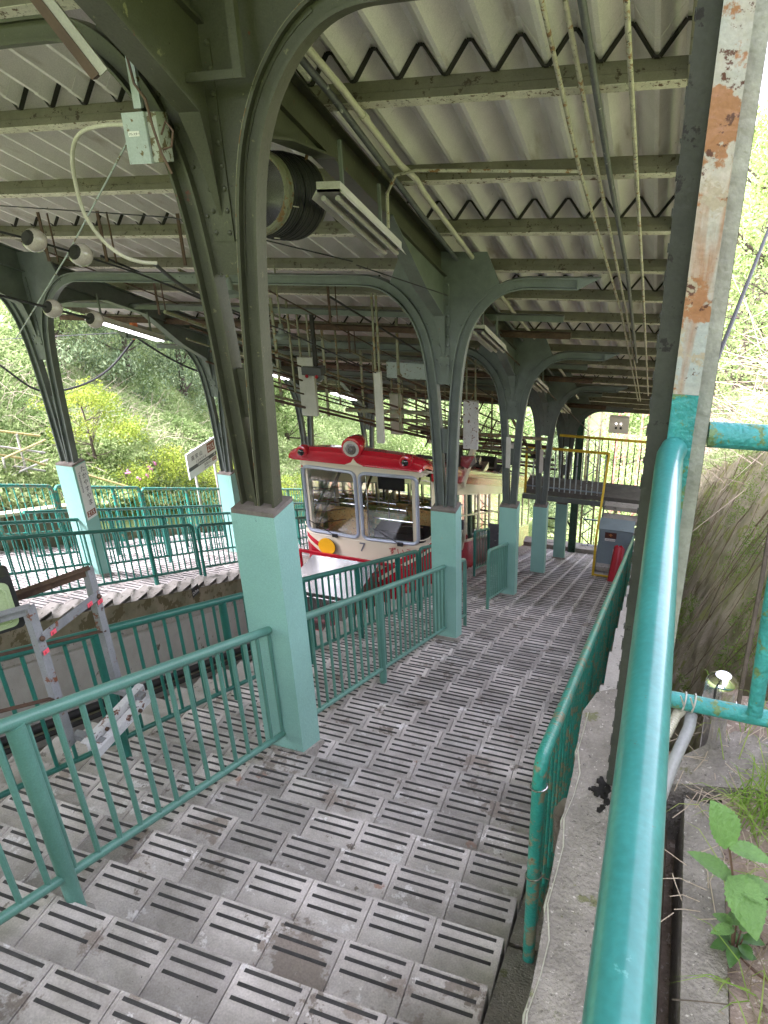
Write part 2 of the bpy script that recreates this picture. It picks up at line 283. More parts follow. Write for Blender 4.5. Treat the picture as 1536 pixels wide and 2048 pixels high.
def leaves(C, size, asp=.55, tilt=None, jit=.4):
    """one diamond leaf per centre"""
    C = np.asarray(C, float); n = len(C); a = rng.normal(size=(n, 3))
    if tilt is not None: a = a*tilt[0]+np.array(tilt[1])
    a /= np.linalg.norm(a, axis=1)[:, None]; b = rng.normal(size=(n, 3)); b -= (b*a).sum(1)[:, None]*a; b /= np.linalg.norm(b, axis=1)[:, None]
    sz = size*(1-jit+2*jit*rng.random(n))[:, None]; nn = np.cross(a, b)
    V = np.stack([C-a*sz*.5, C+b*sz*asp*.5+nn*sz*.08, C+a*sz*.5, C-b*sz*asp*.5+nn*sz*.08], 1).reshape(-1, 3)
    return V
def leaf_mesh(name, C, size, mats, asp=.55, tilt=None):
    V = leaves(C, size, asp, tilt); F = np.arange(len(V)).reshape(-1, 4); return npmesh(name, V, F, mats)

# ================================================================== THE SETTING
RUN, Y0 = .2985, 1.15
KX = [(-9.3, -.3), ]
def prof(x):                                                # terrain height above the stair plane
    xs = [-200, -90, -50, -34, -24, -18, -14, -11.2, -10.2, -9.7, -6.02, -6.0, -3.5, -3.44, .5, 1.35, 1.75, 3.5, 8, 16, 40, 200]
    hs = [48, 34, 22, 15, 9, 5.6, 3.0, .9, .3, -.15, -.6, -1.75, -1.75, -.6, -.4, -.2, 3.0, 3.5, 5.5, 7.5, 11, 20]
    return np.interp(x, xs, hs)
def ground_z(x, y):
    yy = np.where(y > 60, 60+(y-60)*.25, y); yy = np.where(yy > 180, 180+(yy-180)*.1, yy); yy = np.where(yy < -25, -25+(yy+25)*.2, yy)
    z = -T*yy+prof(x)
    far = np.clip((y-24)/18, 0, 1)*np.clip((np.abs(x+5)-3)/5, 0, 1)
    return z+far*np.clip((y-24)*.10, 0, 3.)+.12*np.sin(x*1.3+y*.7)*np.clip((np.abs(x+4.5)-6.5), 0, 1)
xs = np.unique(np.concatenate([np.linspace(-30, 20, 101), np.linspace(-200, -30, 20), np.linspace(20, 200, 20), [-3500, -1500, -600, 600, 1500, 3500], [-6.02, -5.98, -3.5, -3.44, -9.7, 1.35, 1.75]]))
ys = np.unique(np.concatenate([np.linspace(-30, 70, 101), np.linspace(70, 300, 24), [-3000, -1000, -300, -100, 600, 1200, 2500, 5000]]))
XX, YY = np.meshgrid(xs, ys); ZZ = ground_z(XX, YY); ZZ = np.where(YY > 300, ZZ[np.argmin(np.abs(ys-300))][None, :], ZZ); ZZ = np.where(YY < -30, ZZ[np.argmin(np.abs(ys+30))][None, :], ZZ)
nx, ny = len(xs), len(ys); idx = np.arange(nx*ny).reshape(ny, nx)
F = np.stack([idx[:-1, :-1], idx[:-1, 1:], idx[1:, 1:], idx[1:, :-1]], -1).reshape(-1, 4)
go = bpy.data.objects.new('ground', npmesh('ground', np.stack([XX, YY, ZZ], -1).reshape(-1, 3), F, [M['ground']])); COL.objects.link(go); kind(go, 'structure')

# ---- tiles
def tile_mesh():
    b = MB(); b.box(.003, .297, -.2955, 0, -.03, 0, 0)
    for xr in (.0105, .2845): b.box(xr, xr+.005, -.295, -.001, .0, .0022, 0)
    for yc in (-.022, -.075, -.128):
        for dy in (-.0046, 0, .0046): b.box(.028, .268, yc+dy-.0016, yc+dy+.0016, .0005, .0042, 1)
        b.box(.027, .269, yc-.0074, yc+.0074, -.001, .0022, 1)
    return b.mesh('tile', [M['tile'], M['strip']])
TILE = tile_mesh()
def coping_mesh(x0, x1):
    b = MB(); b.box(x0, x1, -.2965, 0, -.05, 0, 0); b.prism([(x0, -.2965, 0), (x0+.16, -.2965, 0), (x0+.16, -.2965, .02), (x0+.05, -.2965, .02)], (0, .07, 0), 0)
    return b.mesh('coping_block', [M['conc']])
def platform(name, y_first, rows, xt0, ncol, body, ind, cop, label):
    b = MB(); bx0, bx1 = body
    for k in range(rows):
        y1 = y_first+RUN*k; z = -T*y1; b.box(bx0, bx1, y1-RUN, y1-.004, z-.9, z-.012, 0)
    pf = b.build(name, [M['conc']]); kind(pf, 'structure', label)
    me = coping_mesh(*cop)
    TV = np.array([v.co[:] for v in TILE.vertices]); TF = [list(p.vertices) for p in TILE.polygons]; TM = [p.material_index for p in TILE.polygons]
    vs = []; k0, k1 = ind
    for k in range(rows):
        y = y_first+RUN*k
        put('coping_block', me, pf, (0, y, -T*y))
        for c in range(ncol):
            x = xt0+.3*c; dz = random.uniform(-.0015, .0015)
            if k0 <= k < k1: put('tile', TILE, pf, (x, y+random.uniform(-.001, .001), -T*y+dz))
            else: vs.append((x, y, -T*y+dz))
    V = (TV[None]+np.array(vs)[:, None]).reshape(-1, 3); n = len(TV)
    FF = (np.array(TF)[None]+(np.arange(len(vs))*n)[:, None, None]).reshape(-1, 4)
    me = npmesh('far_tiles', V, FF, [M['tile'], M['strip']]); me.polygons.foreach_set('material_index', np.tile(TM, len(vs)))
    o = bpy.data.objects.new('tiles_beyond', me); COL.objects.link(o); o.parent = pf; kind(o, 'stuff')
    return pf
PR = platform('stair_platform', Y0-RUN*6, 68, -3.07, 9, (-3.42, -.37), (3, 36), (-3.42, -3.075), 'stepped tiled platform sloping down beside the cable car')
PL = platform('stair_platform', 4.75-RUN*8, 52, -9.3, 10, (-9.6, -6.0), (6, 36), (-6.35, -6.0), 'stepped tiled platform on the far side of the track pit')
# second coping strip finish: end upstand of right platform
b = MB(); y1 = 19.35; b.box(-3.4, -.2, y1, y1+.35, -T*y1-.9, -T*y1+.12)
kind(b.build('platform_end_kerb', [M['conc']]), 'structure')
# ---- pit
b = MB(); b.sbox(-6.0, -5.985, -4, 20, -1.75, -.1, 0); b.sbox(-5.985, -5.86, -4, 20, -.5, -.40, 1); b.sbox(-5.985, -5.9, -4, 20, -1.75, -.5, 2)
kind(b.build('pit_wall', [M['mossconc'], M['conc'], M['wallwhite']]), 'structure')
b = MB(); b.sbox(-5.9, -3.43, -4, 60, -1.74, -1.62, 0); b.sbox(-3.435, -3.421, -4, 19.5, -1.75, -.15, 1)
kind(b.build('track_bed', [M['ballast'], M['mossconc']]), 'structure')
for x in (-5.25, -4.18):
    b = MB(); prf = [(-.06, -.05), (-.045, -.05), (-.04, -.01), (.03, -.01), (.035, -.035), (.07, -.035), (.07, .035), (.035, .035), (.03, .01), (-.04, .01), (-.045, .05), (-.06, .05)]
    b.sbox(x-.06, x+.06, -4, 60, -1.62, -1.60); b.sbox(x-.01, x+.01, -4, 60, -1.6, -1.5); b.sbox(x-.035, x+.035, -4, 60, -1.5, -1.46)
    tag(b.build('rail_track', [M['rustmetal']]), 'left running rail of the cable railway in the pit' if x < -5 else 'right running rail of the cable railway in the pit', 'rail')
b = MB(); b.tube([hz(-5.62, -4, -1.2), hz(-5.62, 9.5, -1.2)], .05, 10)
b.tube([hz(-5.45, -4, -1.22), hz(-5.45, 9.5, -1.22)], .03, 8)
tag(b.build('cable_duct', [M['black']]), 'black cable duct lying along the foot of the pit wall', 'duct')
# ---- kerb strip and walkway at the right
b = MB(); y = -2.
gp = None
gb = MB(); gb.sbox(-.365, -.12, -3, 19, -.8, -.12); gs = gb.build('gutter_strip', [M['conc']]); kind(gs, 'structure')
while y < 8:
    L_ = .58; b = MB(); yy = y+.012; z0 = -.05+random.uniform(-.01, .01); b.sbox(-.355, -.125, yy, yy+L_-.03, -.14, z0); b.build('gutter_block', [M['agg']], gs); y += L_
b = MB(); ed = [(-.115, -1.6), (-.118, -.8), (-.112, 0), (-.12, .6), (-.113, 1.0), (-.12, 1.3), (-.114, 1.55), (-.12, 1.8), (-.09, 1.9), (-.05, 1.93), (.0, 1.95), (.12, 1.93), (.125, -1.6)]
b.prism([(x, y, -1.6) for x, y in ed], (0, 0, 2.2))
kw = b.build('kerb_wall', [M['agg']]); kind(kw, 'structure')
b = MB()
for i in range(15):
    y0 = 1.95+i*.62; z = .10-i*.62*T
    b.box(-.11, .13, y0, y0+.615, z-1.2, z)
kind(b.build('stepped_kerb', [M['conc']]), 'structure')
b = MB()
nb = 40; e1 = [(-.108+.008*math.sin(i*2.1)+.004*math.sin(i*5.3), -1.5+3.3*i/nb) for i in range(nb+1)]
for i in range(nb): b.add([(e1[i][0]-.006, e1[i][1], .592), (e1[i][0]+.004, e1[i][1], .6035), (e1[i+1][0]+.004, e1[i+1][1], .6035), (e1[i+1][0]-.006, e1[i+1][1], .592)], [(0, 1, 2, 3)])
b.build('paint_edge', [M['white']], kw)
b = MB(); b.box(.125, .17, -1.6, 1.95, -.6, .38); kind(b.build('trench_floor', [M['soil']]), 'structure')
b = MB(); b.box(.168, .256, -1.6, 1.55, -.6, .60); kind(b.build('kerb_stone', [M['agg']]), 'structure')
# soil shelf (uneven)
g = 44; xs2 = np.linspace(.262, 1.6, g); ys2 = np.linspace(-1.6, 2.05, 80); A, B = np.meshgrid(xs2, ys2)
Z2 = .565+.018*np.sin(A*17+B*9)*np.cos(B*13)+.010*rng.random(A.shape)+np.clip(A-.5, 0, 2)*.12
id2 = np.arange(A.size).reshape(A.shape); F2 = np.stack([id2[:-1, :-1], id2[:-1, 1:], id2[1:, 1:], id2[1:, :-1]], -1).reshape(-1, 4)
so2 = bpy.data.objects.new('soil_shelf', npmesh('soil_shelf', np.stack([A, B, Z2], -1).reshape(-1, 3), F2, [M['soil']])); COL.objects.link(so2); kind(so2, 'structure')
b = MB(); b.prism([(.13, 1.60, -.5), (.13, 1.68, -.5), (.30, 1.86, -.5), (1.3, 1.78, -.5), (1.3, 1.62, -.5), (.4, 1.66, -.5)], (0, 0, 1.09)); kind(b.build('concrete_ledge', [M['agg']]), 'structure')
b = MB(); b.box(.262, 1.6, -1.6, 1.36, -.6, .54); b.box(.262, 1.6, 1.66, 2.05, -.6, .5); kind(b.build('soil_base', [M['soil']]), 'structure')
# retaining wall with displaced face
gy = 330; gh = 60; yv = np.linspace(1.9, 34, gy); hv = np.linspace(-.9, 3.12, gh); Yw, Hw = np.meshgrid(yv, hv)
Xw = .40+.3*Hw+.03*np.sin(Yw*1.7+Hw)+.02*np.sin(Yw*4.1-Hw*2.3)+.022*rng.random(Yw.shape)+.02*np.sin(Yw*11+np.sin(Hw*5)*2)*np.cos(Hw*9)+np.clip(Hw-2.9, 0, 1)*.25
Zw = -T*Yw+Hw; idw = np.arange(Xw.size).reshape(Xw.shape); Fw = np.stack([idw[:-1, :-1], idw[1:, :-1], idw[1:, 1:], idw[:-1, 1:]], -1).reshape(-1, 4)
V = np.stack([Xw, Yw, Zw], -1).reshape(-1, 3); nV = len(V)
V2 = V+np.array([.5, 0, 0]); Fb = Fw[:, ::-1]+nV
def strip(r): return np.stack([r[:-1], r[1:], r[1:]+nV, r[:-1]+nV], -1)
Fall = np.concatenate([Fw, Fb, strip(idw[-1]), strip(idw[0])[:, ::-1], strip(idw[:, 0]), strip(idw[:, -1])[:, ::-1]])
rw = bpy.data.objects.new('retaining_wall', npmesh('retaining_wall', np.concatenate([V, V2]), Fall, [M['moss']])); COL.objects.link(rw)
tag(rw, 'leaning mossy retaining wall with dry vines right of the platform', 'wall')
b = MB(); b.sbox(-.12, .5, 6, 30, -.9, -.25); kind(b.build('drain_floor', [M['soil']]), 'structure')

# ================================================================== CANOPY
PY = [4.55+1.055*k for k in range(-10, 16)]  # uphill rows behind the camera are unseen, added to shade the near floor
RX0, RX1 = -9.55, -.06
canopy = thing('station_canopy', 'folded metal station canopy on olive purlins over both platforms', 'canopy', (-4.8, 8, hz(0, 8, 4.4).z))
for y in PY:                                                # channel purlins, cream underside
    b = MB(); cs, sn = math.cos(.42376), math.sin(.42376)
    def pb(u0, u1, n0, n1, mi):                             # box in (along slope, normal to slope) coordinates
        q = [(RX0, y+u*cs+n*sn, -T*y+4.40-u*sn+n*cs) for u, n in ((u0, n0), (u1, n0), (u1, n1), (u0, n1))]; b.prism(q, (RX1-RX0, 0, 0), mi)
    pb(-.004, .004, .004, .115, 0); pb(-.004, .075, 0, .0038, 1); pb(.069, .075, .0042, .02, 1); pb(-.004, .05, .1155, .119, 0); pb(-.011, -.0045, .052, .058, 0)
    b.build('purlin', [M['purlin'], M['purlin_b']], canopy)
PIT = .274; NR = int((RX1+.12-RX0)/PIT)
def rib(off, lo=.026):
    pts = []
    for i in range(NR+1):
        x = RX0+PIT*i
        pts += [(x-lo/2, 0), (x+lo/2, 0), (x+PIT/2-lo/2, .15), (x+PIT/2+lo/2, .15)]
    return [(x, h+off) for x, h in pts]
def sheet(y0, y1, off, th=.004):
    P = rib(off); n = len(P); b = MB(); vs = [hz(x, y, 4.535+h) for y in (y0, y1) for x, h in P]; vs += [hz(x, y, 4.535+h+th) for y in (y0, y1) for x, h in P]
    fs = [(i, n+i, n+i+1, i+1) for i in range(n-1)]+[(2*n+i, 2*n+i+1, 3*n+i+1, 3*n+i) for i in range(n-1)]
    fs += [(i, i+1, 2*n+i+1, 2*n+i) for i in range(n-1)]+[(n+i, 3*n+i, 3*n+i+1, n+i+1) for i in range(n-1)]
    return b.add(vs, fs)
tf = list(range(0, len(PY), 2)); ev = [PY[i] for i in tf]
for j, y in enumerate(ev):
    y1 = ev[j+1]+.06 if j+1 < len(ev) else y+1.2
    sheet(y-.11, y1, -.006 if j % 2 else 0).build('roof_sheet', [M['sheet']], canopy)
    b = MB(); P = rib(-.02)                                  # zigzag strap under the sheets; its black draws the shaded lap gap
    for (xa, ha), (xb, hb) in zip(P[:-1], P[1:]): b.beam(hz(xa, y-.0, 4.53+ha), hz(xb, y-.0, 4.53+hb), .03, .009, 0, up=(0, .3, 1))
    b.build('gap_strap', [M['dark']], canopy)
for xg in (-2.13, -7.3):                                    # sloping main girders
    b = MB(); b.sbox(xg-.006, xg+.006, -6.2, 20.6, 4.16, 4.39); b.sbox(xg-.065, xg+.065, -6.2, 20.6, 4.385, 4.398); b.sbox(xg-.065, xg+.065, -6.2, 20.6, 4.150, 4.163)
    b.build('main_girder', [M['greyteal'] if xg < -5 else M['olive']], canopy)
for x in (RX0-.02, RX1+.0):
    b = MB(); b.sbox(x-.02, x+.0, -6.2, 20.6, 4.40, 4.56); b.build('edge_beam', [M['purlin']], canopy)
# ---- portal columns
def cr_(P): return [(p.z, p.x) for p in cr(P, 3)]
def leg_path(sgn, xc, y, zb, h0, xend, up=0.):
    off = [(h0-.02, .055), (2.4, .082), (2.8, .102), (3.1, .125), (3.35, .155), (3.55, .195), (3.70, .25), (3.83, .325), (3.94, .42), (4.02, .52), (4.075, .63), (4.105, .76), (4.11, .90)]
    up = .10 if y < 4 else 0.
    off = [(h+up*max(0, h-3.1), o) for h, o in off]; pts = [(xc+sgn*o, y, zb+h) for h, o in cr_([(o, 0, h) for h, o in off])]
    if xend is not None: pts.append((xend, y, zb+4.11+up*1.01))
    return pts
def column(xc, y, htop, mt, label, legs, group='portal columns of the station canopy', rivets=True, sign=False):
    """teal concrete pier, two curved I-beam legs, gusset plate, haunches"""
    zb = hz(0, y).z; yf = y-.12
    t = thing('portal_column', label, 'column', (xc, yf, zb), group)
    b = MB(); b.box(xc-.14, xc+.14, y-.12, y+.12, zb-.35, zb+htop-.028); b.build('pier', [M['teal']], t)
    b = MB(); rd_ = random.Random(int(y*100)+int(xc*10)); n_ = 28; ring_ = []
    for k in range(n_):
        a_ = 2*math.pi*k/n_; q_ = max(abs(math.cos(a_))/.155, abs(math.sin(a_))/.135); r_ = (1+.16*rd_.random())/q_; ring_.append((xc+r_*math.cos(a_), y+r_*math.sin(a_), zb-T*(r_*math.sin(a_))*.95+.045*0))
    b.add([(p[0], p[1], p[2]-.16) for p in ring_]+[(xc+(p[0]-xc)*.97, y+(p[1]-y)*.97, p[2]+.012) for p in ring_], [(i, (i+1) % n_, n_+(i+1) % n_, n_+i) for i in range(n_)]+[tuple(range(n_, 2*n_))]); b.build('mortar_skirt', [M['conc']], t)
    b = MB(); b.box(xc-.137, xc+.137, y-.117, y+.117, zb+htop-.027, zb+htop); b.build('pier_cap', [M['tealcap']], t)
    for sgn, xe in legs:
        b = MB(); pth = leg_path(sgn, xc, y, zb, htop, None if xe is None else xe)
        b.sweep(I_prof(.105, .10), pth, (0, 1, 0))
        if xe is not None and abs(xe-xc) < 2:
            p = Vector(pth[-1]); b.prism([p+Vector((0, -.05, -.0525)), p+Vector((0, -.05, .0525)), p+Vector((sgn*.2, -.05, .0525))], (0, .1, 0))
        b.build('curved_leg', [mt], t)
    # gusset plate between the legs
    L_ = leg_path(-1, xc, y, zb, htop, None); Rr = leg_path(1, xc, y, zb, htop, None)
    i0 = 3; poly = [Vector((p[0]+.03, y-.012, p[2])) for p in L_[9:30:2]]+[Vector((xc-.42, y-.012, zb+4.38)), Vector((xc+.42, y-.012, zb+4.38))]+[Vector((p[0]-.03, y-.012, p[2])) for p in Rr[9:30:2][::-1]]
    b = MB(); b.prism(poly, (0, .024, 0)); b.build('gusset_plate', [mt], t)
    b = MB(); b.prism([Vector((xc-.05, y-.008, zb+2.35)), Vector((xc+.05, y-.008, zb+2.35)), Vector((xc+.065, y-.008, zb+2.62)), Vector((xc-.065, y-.008, zb+2.62))], (0, .016, 0)); b.build('tie_plate', [mt], t)
    # upstream and downstream haunches
    for sg in (-1, 1):
        b = MB(); h = lambda yy, hh: Vector((xc, yy, -T*yy+hh))
        if sg < 0: pts = [(y-.02, 3.36), (y-.10, 3.60), (y-.17, 3.74), (y-.75, 3.86), (y-1.5, 4.16)]
        else: pts = [(y+.02, 3.36), (y+.06, 3.6), (y+.13, 3.78), (y+.7, 4.0), (y+1.3, 4.16)]
        wds = [.015, .075, .11, .125, .125]
        fl = [h(*p) for p in pts]; vs = []
        for p, w in zip(fl, wds): vs += [p+Vector((-w/2, 0, 0)), p+Vector((w/2, 0, 0)), p+Vector((w/2, 0, .014)), p+Vector((-w/2, 0, .014))]
        fs = [(i*4+j, i*4+(j+1) % 4, i*4+4+(j+1) % 4, i*4+4+j) for i in range(4) for j in range(4)]+[(3, 2, 1, 0), (16, 17, 18, 19)]
        b.add(vs, fs); web = [p+Vector((-.005, 0, .012)) for p in fl]+[h(pts[-1][0], 4.17)+Vector((-.005, 0, 0)), h(y+sg*.014, 4.17)+Vector((-.005, 0, 0))]
        b.prism(web, (.010, 0, 0)); b.build('haunch', [mt], t)
    b = MB(); b.box(xc-.058, xc+.058, y-.023, y-.0135, zb+3.26, zb+4.1); b.build('splice_plate', [mt], t)
    b = MB()
    for i in range(9):
        for sx in (-.038, .038): b.sphere((xc+sx*(1+.25*i/9), y-.023, zb+3.30+i*.098), .0135, 8, 4)
    for p in L_[9:30:3]: b.sphere((p[0]+.075, y-.013, p[2]), .010, 7, 4)
    for p in Rr[9:30:3]: b.sphere((p[0]-.075, y-.013, p[2]), .010, 7, 4)
    kind(b.build('rivets', [mt], t), 'stuff')
    return t
YC = [3.36, 7.08, 10.62, 13.85, 17.32]; HT = [1.83, 1.73, 1.69, 1.62, 1.62]
LB = ['nearest teal column with olive legs, cable coil beside it', 'second teal column of the right row, fences meeting it on the near side', 'third teal column of the right row, short fence panel leaning on it',
      'fourth teal column of the right row, before the grey cabinet', 'last teal column of the right row, under the landing']
cols = []
for i, (y, h) in enumerate(zip(YC, HT)):
    cols.append(column(-2.105, y, h, M['olive'] if i == 0 else M['greyteal'], LB[i], [(-1, -4.83), (1, -.85)]))
LL = ['left row column out of frame side, nearest camera', 'left row teal column carrying the vertical white name sign', 'second left row teal column, behind the nearest column', 'third left row column beyond the cable car front', 'fourth left row column beside the cable car']
for i, (y, h) in enumerate(zip(YC, HT)):
    if i == 0: continue
    cols.append(column(-7.295, y, h, M['greyteal'], LL[i], [(1, -4.85), (-1, -8.9)]))
for t in cols[5:]: pass
for i, t in enumerate(cols):                                # splice plates on the cross beams
    if i < 5:
        y = YC[i]; z = hz(0, y, 4.11).z; b = MB(); b.box(-5.1, -4.6, y-.058, y-.051, z-.045, z+.045)
        for k in range(6): b.sphere((-5.05+k*.08, y-.058, z+.02), .009, 6, 4)
        b.build('beam_splice', [M['greyteal']], t)
# worn pale paint on the right-hand flange of the nearest leg
zb = hz(0, YC[0]).z
b = MB(); lp = leg_path(1, -2.105, YC[0], zb, HT[0], None); b.sweep([(-.0565, -.052), (-.0535, -.052), (-.0535, .052), (-.0565, .052)] if False else [(.0535, -.051), (.0565, -.051), (.0565, .051), (.0535, .051)], lp, (0, 1, 0)); b.build('worn_flange', [M['edge']], cols[0])
# angle frame bolted high on the nearest column
b = MB(); y = YC[0]-.17; z = zb+3.93
b.box(-2.21, -2.17, y, y+.035, z, z+.8); b.box(-1.86, -1.82, y, y+.035, z, z+.8); b.box(-2.168, -1.862, y+.002, y+.033, z, z+.035)
b.build('angle_frame', [M['olive']], cols[0])

# ================================================================== FENCES
BAL = {}
def fence(x, y0, y1, label, mt, hr=.965, hl=.135, r=.024, rb=.0105, sp=.132, posts=(), c0=False, c1=False, pr=.032, pfoot=0., group='green railings on the stair platforms', rl=.018, foot=True):
    t = thing('green_railing', label, 'railing', hz(x, y0, 0), group)
    b = MB(); P = lambda y, h: hz(x, y, h)
    pts = []
    if c0: pts += [P(y0, hl), P(y0, hr-.09), P(y0+.012, hr-.04), P(y0+.045, hr-.008), P(y0+.09, hr)]
    else: pts += [P(y0, hr)]
    m = 2 if (y1-y0) < 1 else int((y1-y0)/1.0)+1
    for i in range(1, m): pts.append(P(y0+(y1-y0)*i/m, hr)) if abs((y1-y0)*i/m) > .12 and (y1-y0)*(1-i/m) > .12 else None
    if c1: pts += [P(y1-.09, hr), P(y1-.045, hr-.008), P(y1-.012, hr-.04), P(y1, hr-.09), P(y1, hl)]
    else: pts += [P(y1, hr)]
    b.tube(pts, r, 12); b.build('top_rail', [mt], t)
    b = MB(); b.tube([P(y0, hl), P(y1, hl)], rl, 10); b.build('bottom_rail', [mt], t)
    if foot:
        for yy, c in ((y0, c0), (y1, c1)):
            if c: b = MB(); b.tube([P(yy, hl), P(yy, -.12)], r*.98, 10); b.build('foot', [mt], t)
    for yp in posts:
        b = MB(); b.tube([P(yp, hr-.01), P(yp, -.12-pfoot)], pr, 12); b.build('post', [mt], t)
        b = MB(); b.sphere(P(yp, -.125)-Vector((0, 0, .0)), .07, 10, 5, sq=(1, 1, .35)); b.build('mortar_foot', [M['conc']], t)
    key = (round(hr-hl, 3), rb, mt.name)
    if key not in BAL: b = MB(); b.tube([(0, 0, 0), (0, 0, hr-hl)], rb, 8, caps=False); BAL[key] = b.mesh('baluster', [mt])
    n = int((y1-y0)/sp); s0 = y0+((y1-y0)-n*sp)/2
    for i in range(n+1):
        yb = s0+i*sp
        if any(abs(yb-q) < .03 for q in posts) or (c0 and yb-y0 < .05) or (c1 and y1-yb < .05): continue
        put('baluster', BAL[key], t, P(yb, hl))
    return t
fence(-2.10, -.6, 3.235, 'nearest pale green railing running down to the first teal column', M['rail'], posts=(1.47,), pr=.036, rb=.013, r=.027, rl=.021)
fence(-2.10, 3.485, 6.955, 'pale green railing between the first and second teal columns', M['rail'], posts=(5.0,), rb=.012, r=.026, rl=.02, pr=.034)
fence(-2.10, 7.205, 7.86, 'short green railing stub just past the second teal column', M['rail'], c1=True, rb=.012)
fence(-2.10, 9.15, 10.49, 'short pale green railing panel ending at the third teal column', M['rail'], c0=True, rb=.013, foot=True)
fence(-2.87, -.9, 8.27, 'dark green railing along the pit edge, curling down before the red car', M['rail_dk'], hr=.925, posts=(.23, 1.44, 2.65, 3.86, 5.07, 6.28, 7.5), c1=True, pr=.03, rb=.0115, r=.026, rl=.017)
fence(-2.87, 8.37, 9.2, 'dark green railing beside the car front, starting with a curled end', M['rail_dk'], hr=.95, c0=True, c1=True)
fence(-3.05, 12.1, 13.3, 'dark green railing piece beside the car body behind the third column', M['rail_dk'], hr=.95, c0=True, c1=True)
fence(-6.3, 1.5, 8.08, 'dark green railing at the far pit edge with a curled lower end', M['rail_dk'], hr=.86, hl=.12, posts=(2.2, 4.6, 7.1), c1=True)
fence(-6.3, 8.18, 15.5, 'dark green railing continuing down the far pit edge past the curled end', M['rail_dk'], hr=.84, hl=.12, posts=(10.2, 12.4, 14.6), c0=True)
fence(-7.295, 1.5, 6.955, 'dark green railing ending at the column with the name sign', M['rail_dk'], hr=.86, hl=.16, posts=(3.0, 5.2))
fence(-7.295, 7.205, 10.49, 'dark green railing just past the column with the name sign', M['rail_dk'], hr=.84, hl=.12, posts=(8.65,))
fence(-7.295, 10.75, 17.2, 'dark green railing beyond the second left row column', M['rail_dk'], hr=.84, hl=.12, posts=(13., 15.))
fence(-8.3, 7.0, 15.5, 'dark green inner railing of the far platform before the planting', M['rail_dk'], hr=.84, hl=.12, posts=(8.6, 10.4, 12.2, 14.))
fence(-9.35, 4.6, 8.55, 'teal green boundary railing beside the asphalt ramp', M['rail_worn'], hr=1.14, hl=.3, posts=(6.2, 7.4), c1=True, r=.03)
fence(-9.35, 8.62, 9.1, 'narrow boundary railing panel behind the name sign column', M['rail_worn'], hr=1.14, hl=.3, c0=True, c1=True, r=.03)
fence(-9.35, 9.16, 10.6, 'boundary railing panel in front of the leafy shrub', M['rail_worn'], hr=1.12, hl=.2, c0=True, c1=True, posts=(9.9,), r=.03)
fence(-9.35, 10.66, 18, 'boundary railing in front of the azaleas and the station name board', M['rail_worn'], hr=1.1, hl=.2, posts=(12., 13.3, 14.8, 16.3), c0=True, r=.03)
fence(-.26, 2.0, 14.6, 'worn green railing along the right kerb starting with a bent end post', M['rail_worn'], hr=1.07, hl=.13, r=.0255, rb=.0095, sp=.145, posts=(4.2, 6.4, 8.6, 10.8, 13.), c0=True, pr=.026)
# yellow/white pipe railings on the ramp at the left
def piperail(nm, label, cat, lines, r, group=None):
    t = thing(nm, label, cat, lines[0][1][0], group)
    for n, pts, m in lines: b = MB(); b.tube(pts, r, 8); b.build(n, [m], t)
    return t

# ================================================================== RIGHT-HAND POST AND PIPES (next to the camera)
t = thing('rusty_steel_post', 'tall rusty pale and dark steel post right beside the camera', 'post', (.03, 1.5, .6), None)
b = MB(); b.box(-.025, .0885, 1.535, 1.545, .60, 4.95)
for k in range(70): b.box(-.0275, -.0252, 1.533, 1.547, .62+k*.06, .62+k*.06+.018+.01*math.sin(k*3.7))
b.build('back_plate', [M['postshade']], t)
b = MB(); b.box(.0608, .0875, 1.5285, 1.5345, .601, 4.95); b.build('right_flange', [M['postpale']], t)
b = MB(); b.box(.014, .0605, 1.492, 1.5345, .602, 1.845-.16+.0); b.box(.014, .0605, 1.4925, 1.5345, 1.6855, 4.95, 1); b.build('front_channel', [M['turq_worn'], M['postface']], t)
b = MB(); b.box(.0145, .0155, 1.488, 1.4918, 1.60, 1.66); b.build('weld_tab', [M['turq']], t)
b = MB(); 
for k in range(40): a_ = random.random()*6.3; r_ = random.random()**.7*.06; b.sphere((-.035+r_*math.cos(a_)*.7, 1.5+r_*math.sin(a_), .601), random.uniform(.004, .012), 5, 3, sq=(1, 1.2, .5)); b.build('rust_debris', [M['dark']], t)
b = MB(); pts = [(.0215, -.6, 1.57), (.0215, .2, 1.57), (.0215, .8, 1.57), (.022, 1.4, 1.57), (.023, 1.455, 1.572), (.029, 1.487, 1.575)]
b.tube(pts, .0252, 28); h = b.build('handrail', [M['turq']]); tag(h, 'thick glossy turquoise handrail running into the rusty post', 'handrail')
b = MB(); b.tube([(.09, 1.54, 1.592), (.4, 1.545, 1.594), (1.6, 1.56, 1.60)], .026, 16); g1 = b.build('upper_rail', [M['turq_worn']]);
# side railing behind the post
sr = thing('side_railing', 'weathered turquoise pipe railing crossing toward the mossy wall', 'railing', (.3, 1.6, .6))
g1.parent = sr; g1.location = Vector((0, 0, 0))-Vector((.3, 1.6, .6)); 
b = MB(); b.tube([(.0895, 1.6, .868), (.3, 1.602, .862), (1.6, 1.62, .84)], .021, 14); b.build('lower_rail', [M['turq_worn']], sr)
b = MB(); b.tube([(.288, 1.58, .885), (.272, 1.575, 1.2), (.262, 1.57, 1.57)], .017, 14); b.build('upright', [M['turq_worn']], sr)
b = MB()
for x in (.132, .154): b.tube([(x+.004*math.sin(a*1.), 1.602+.024*math.cos(a), .866+.024*math.sin(a)) for a in [i*math.pi/6 for i in range(13)]], .0022, 6); b.beam((x, 1.575, .875), (x-.012, 1.56, .915), .004, .002)
b.build('cable_ties', [M['white']], sr)
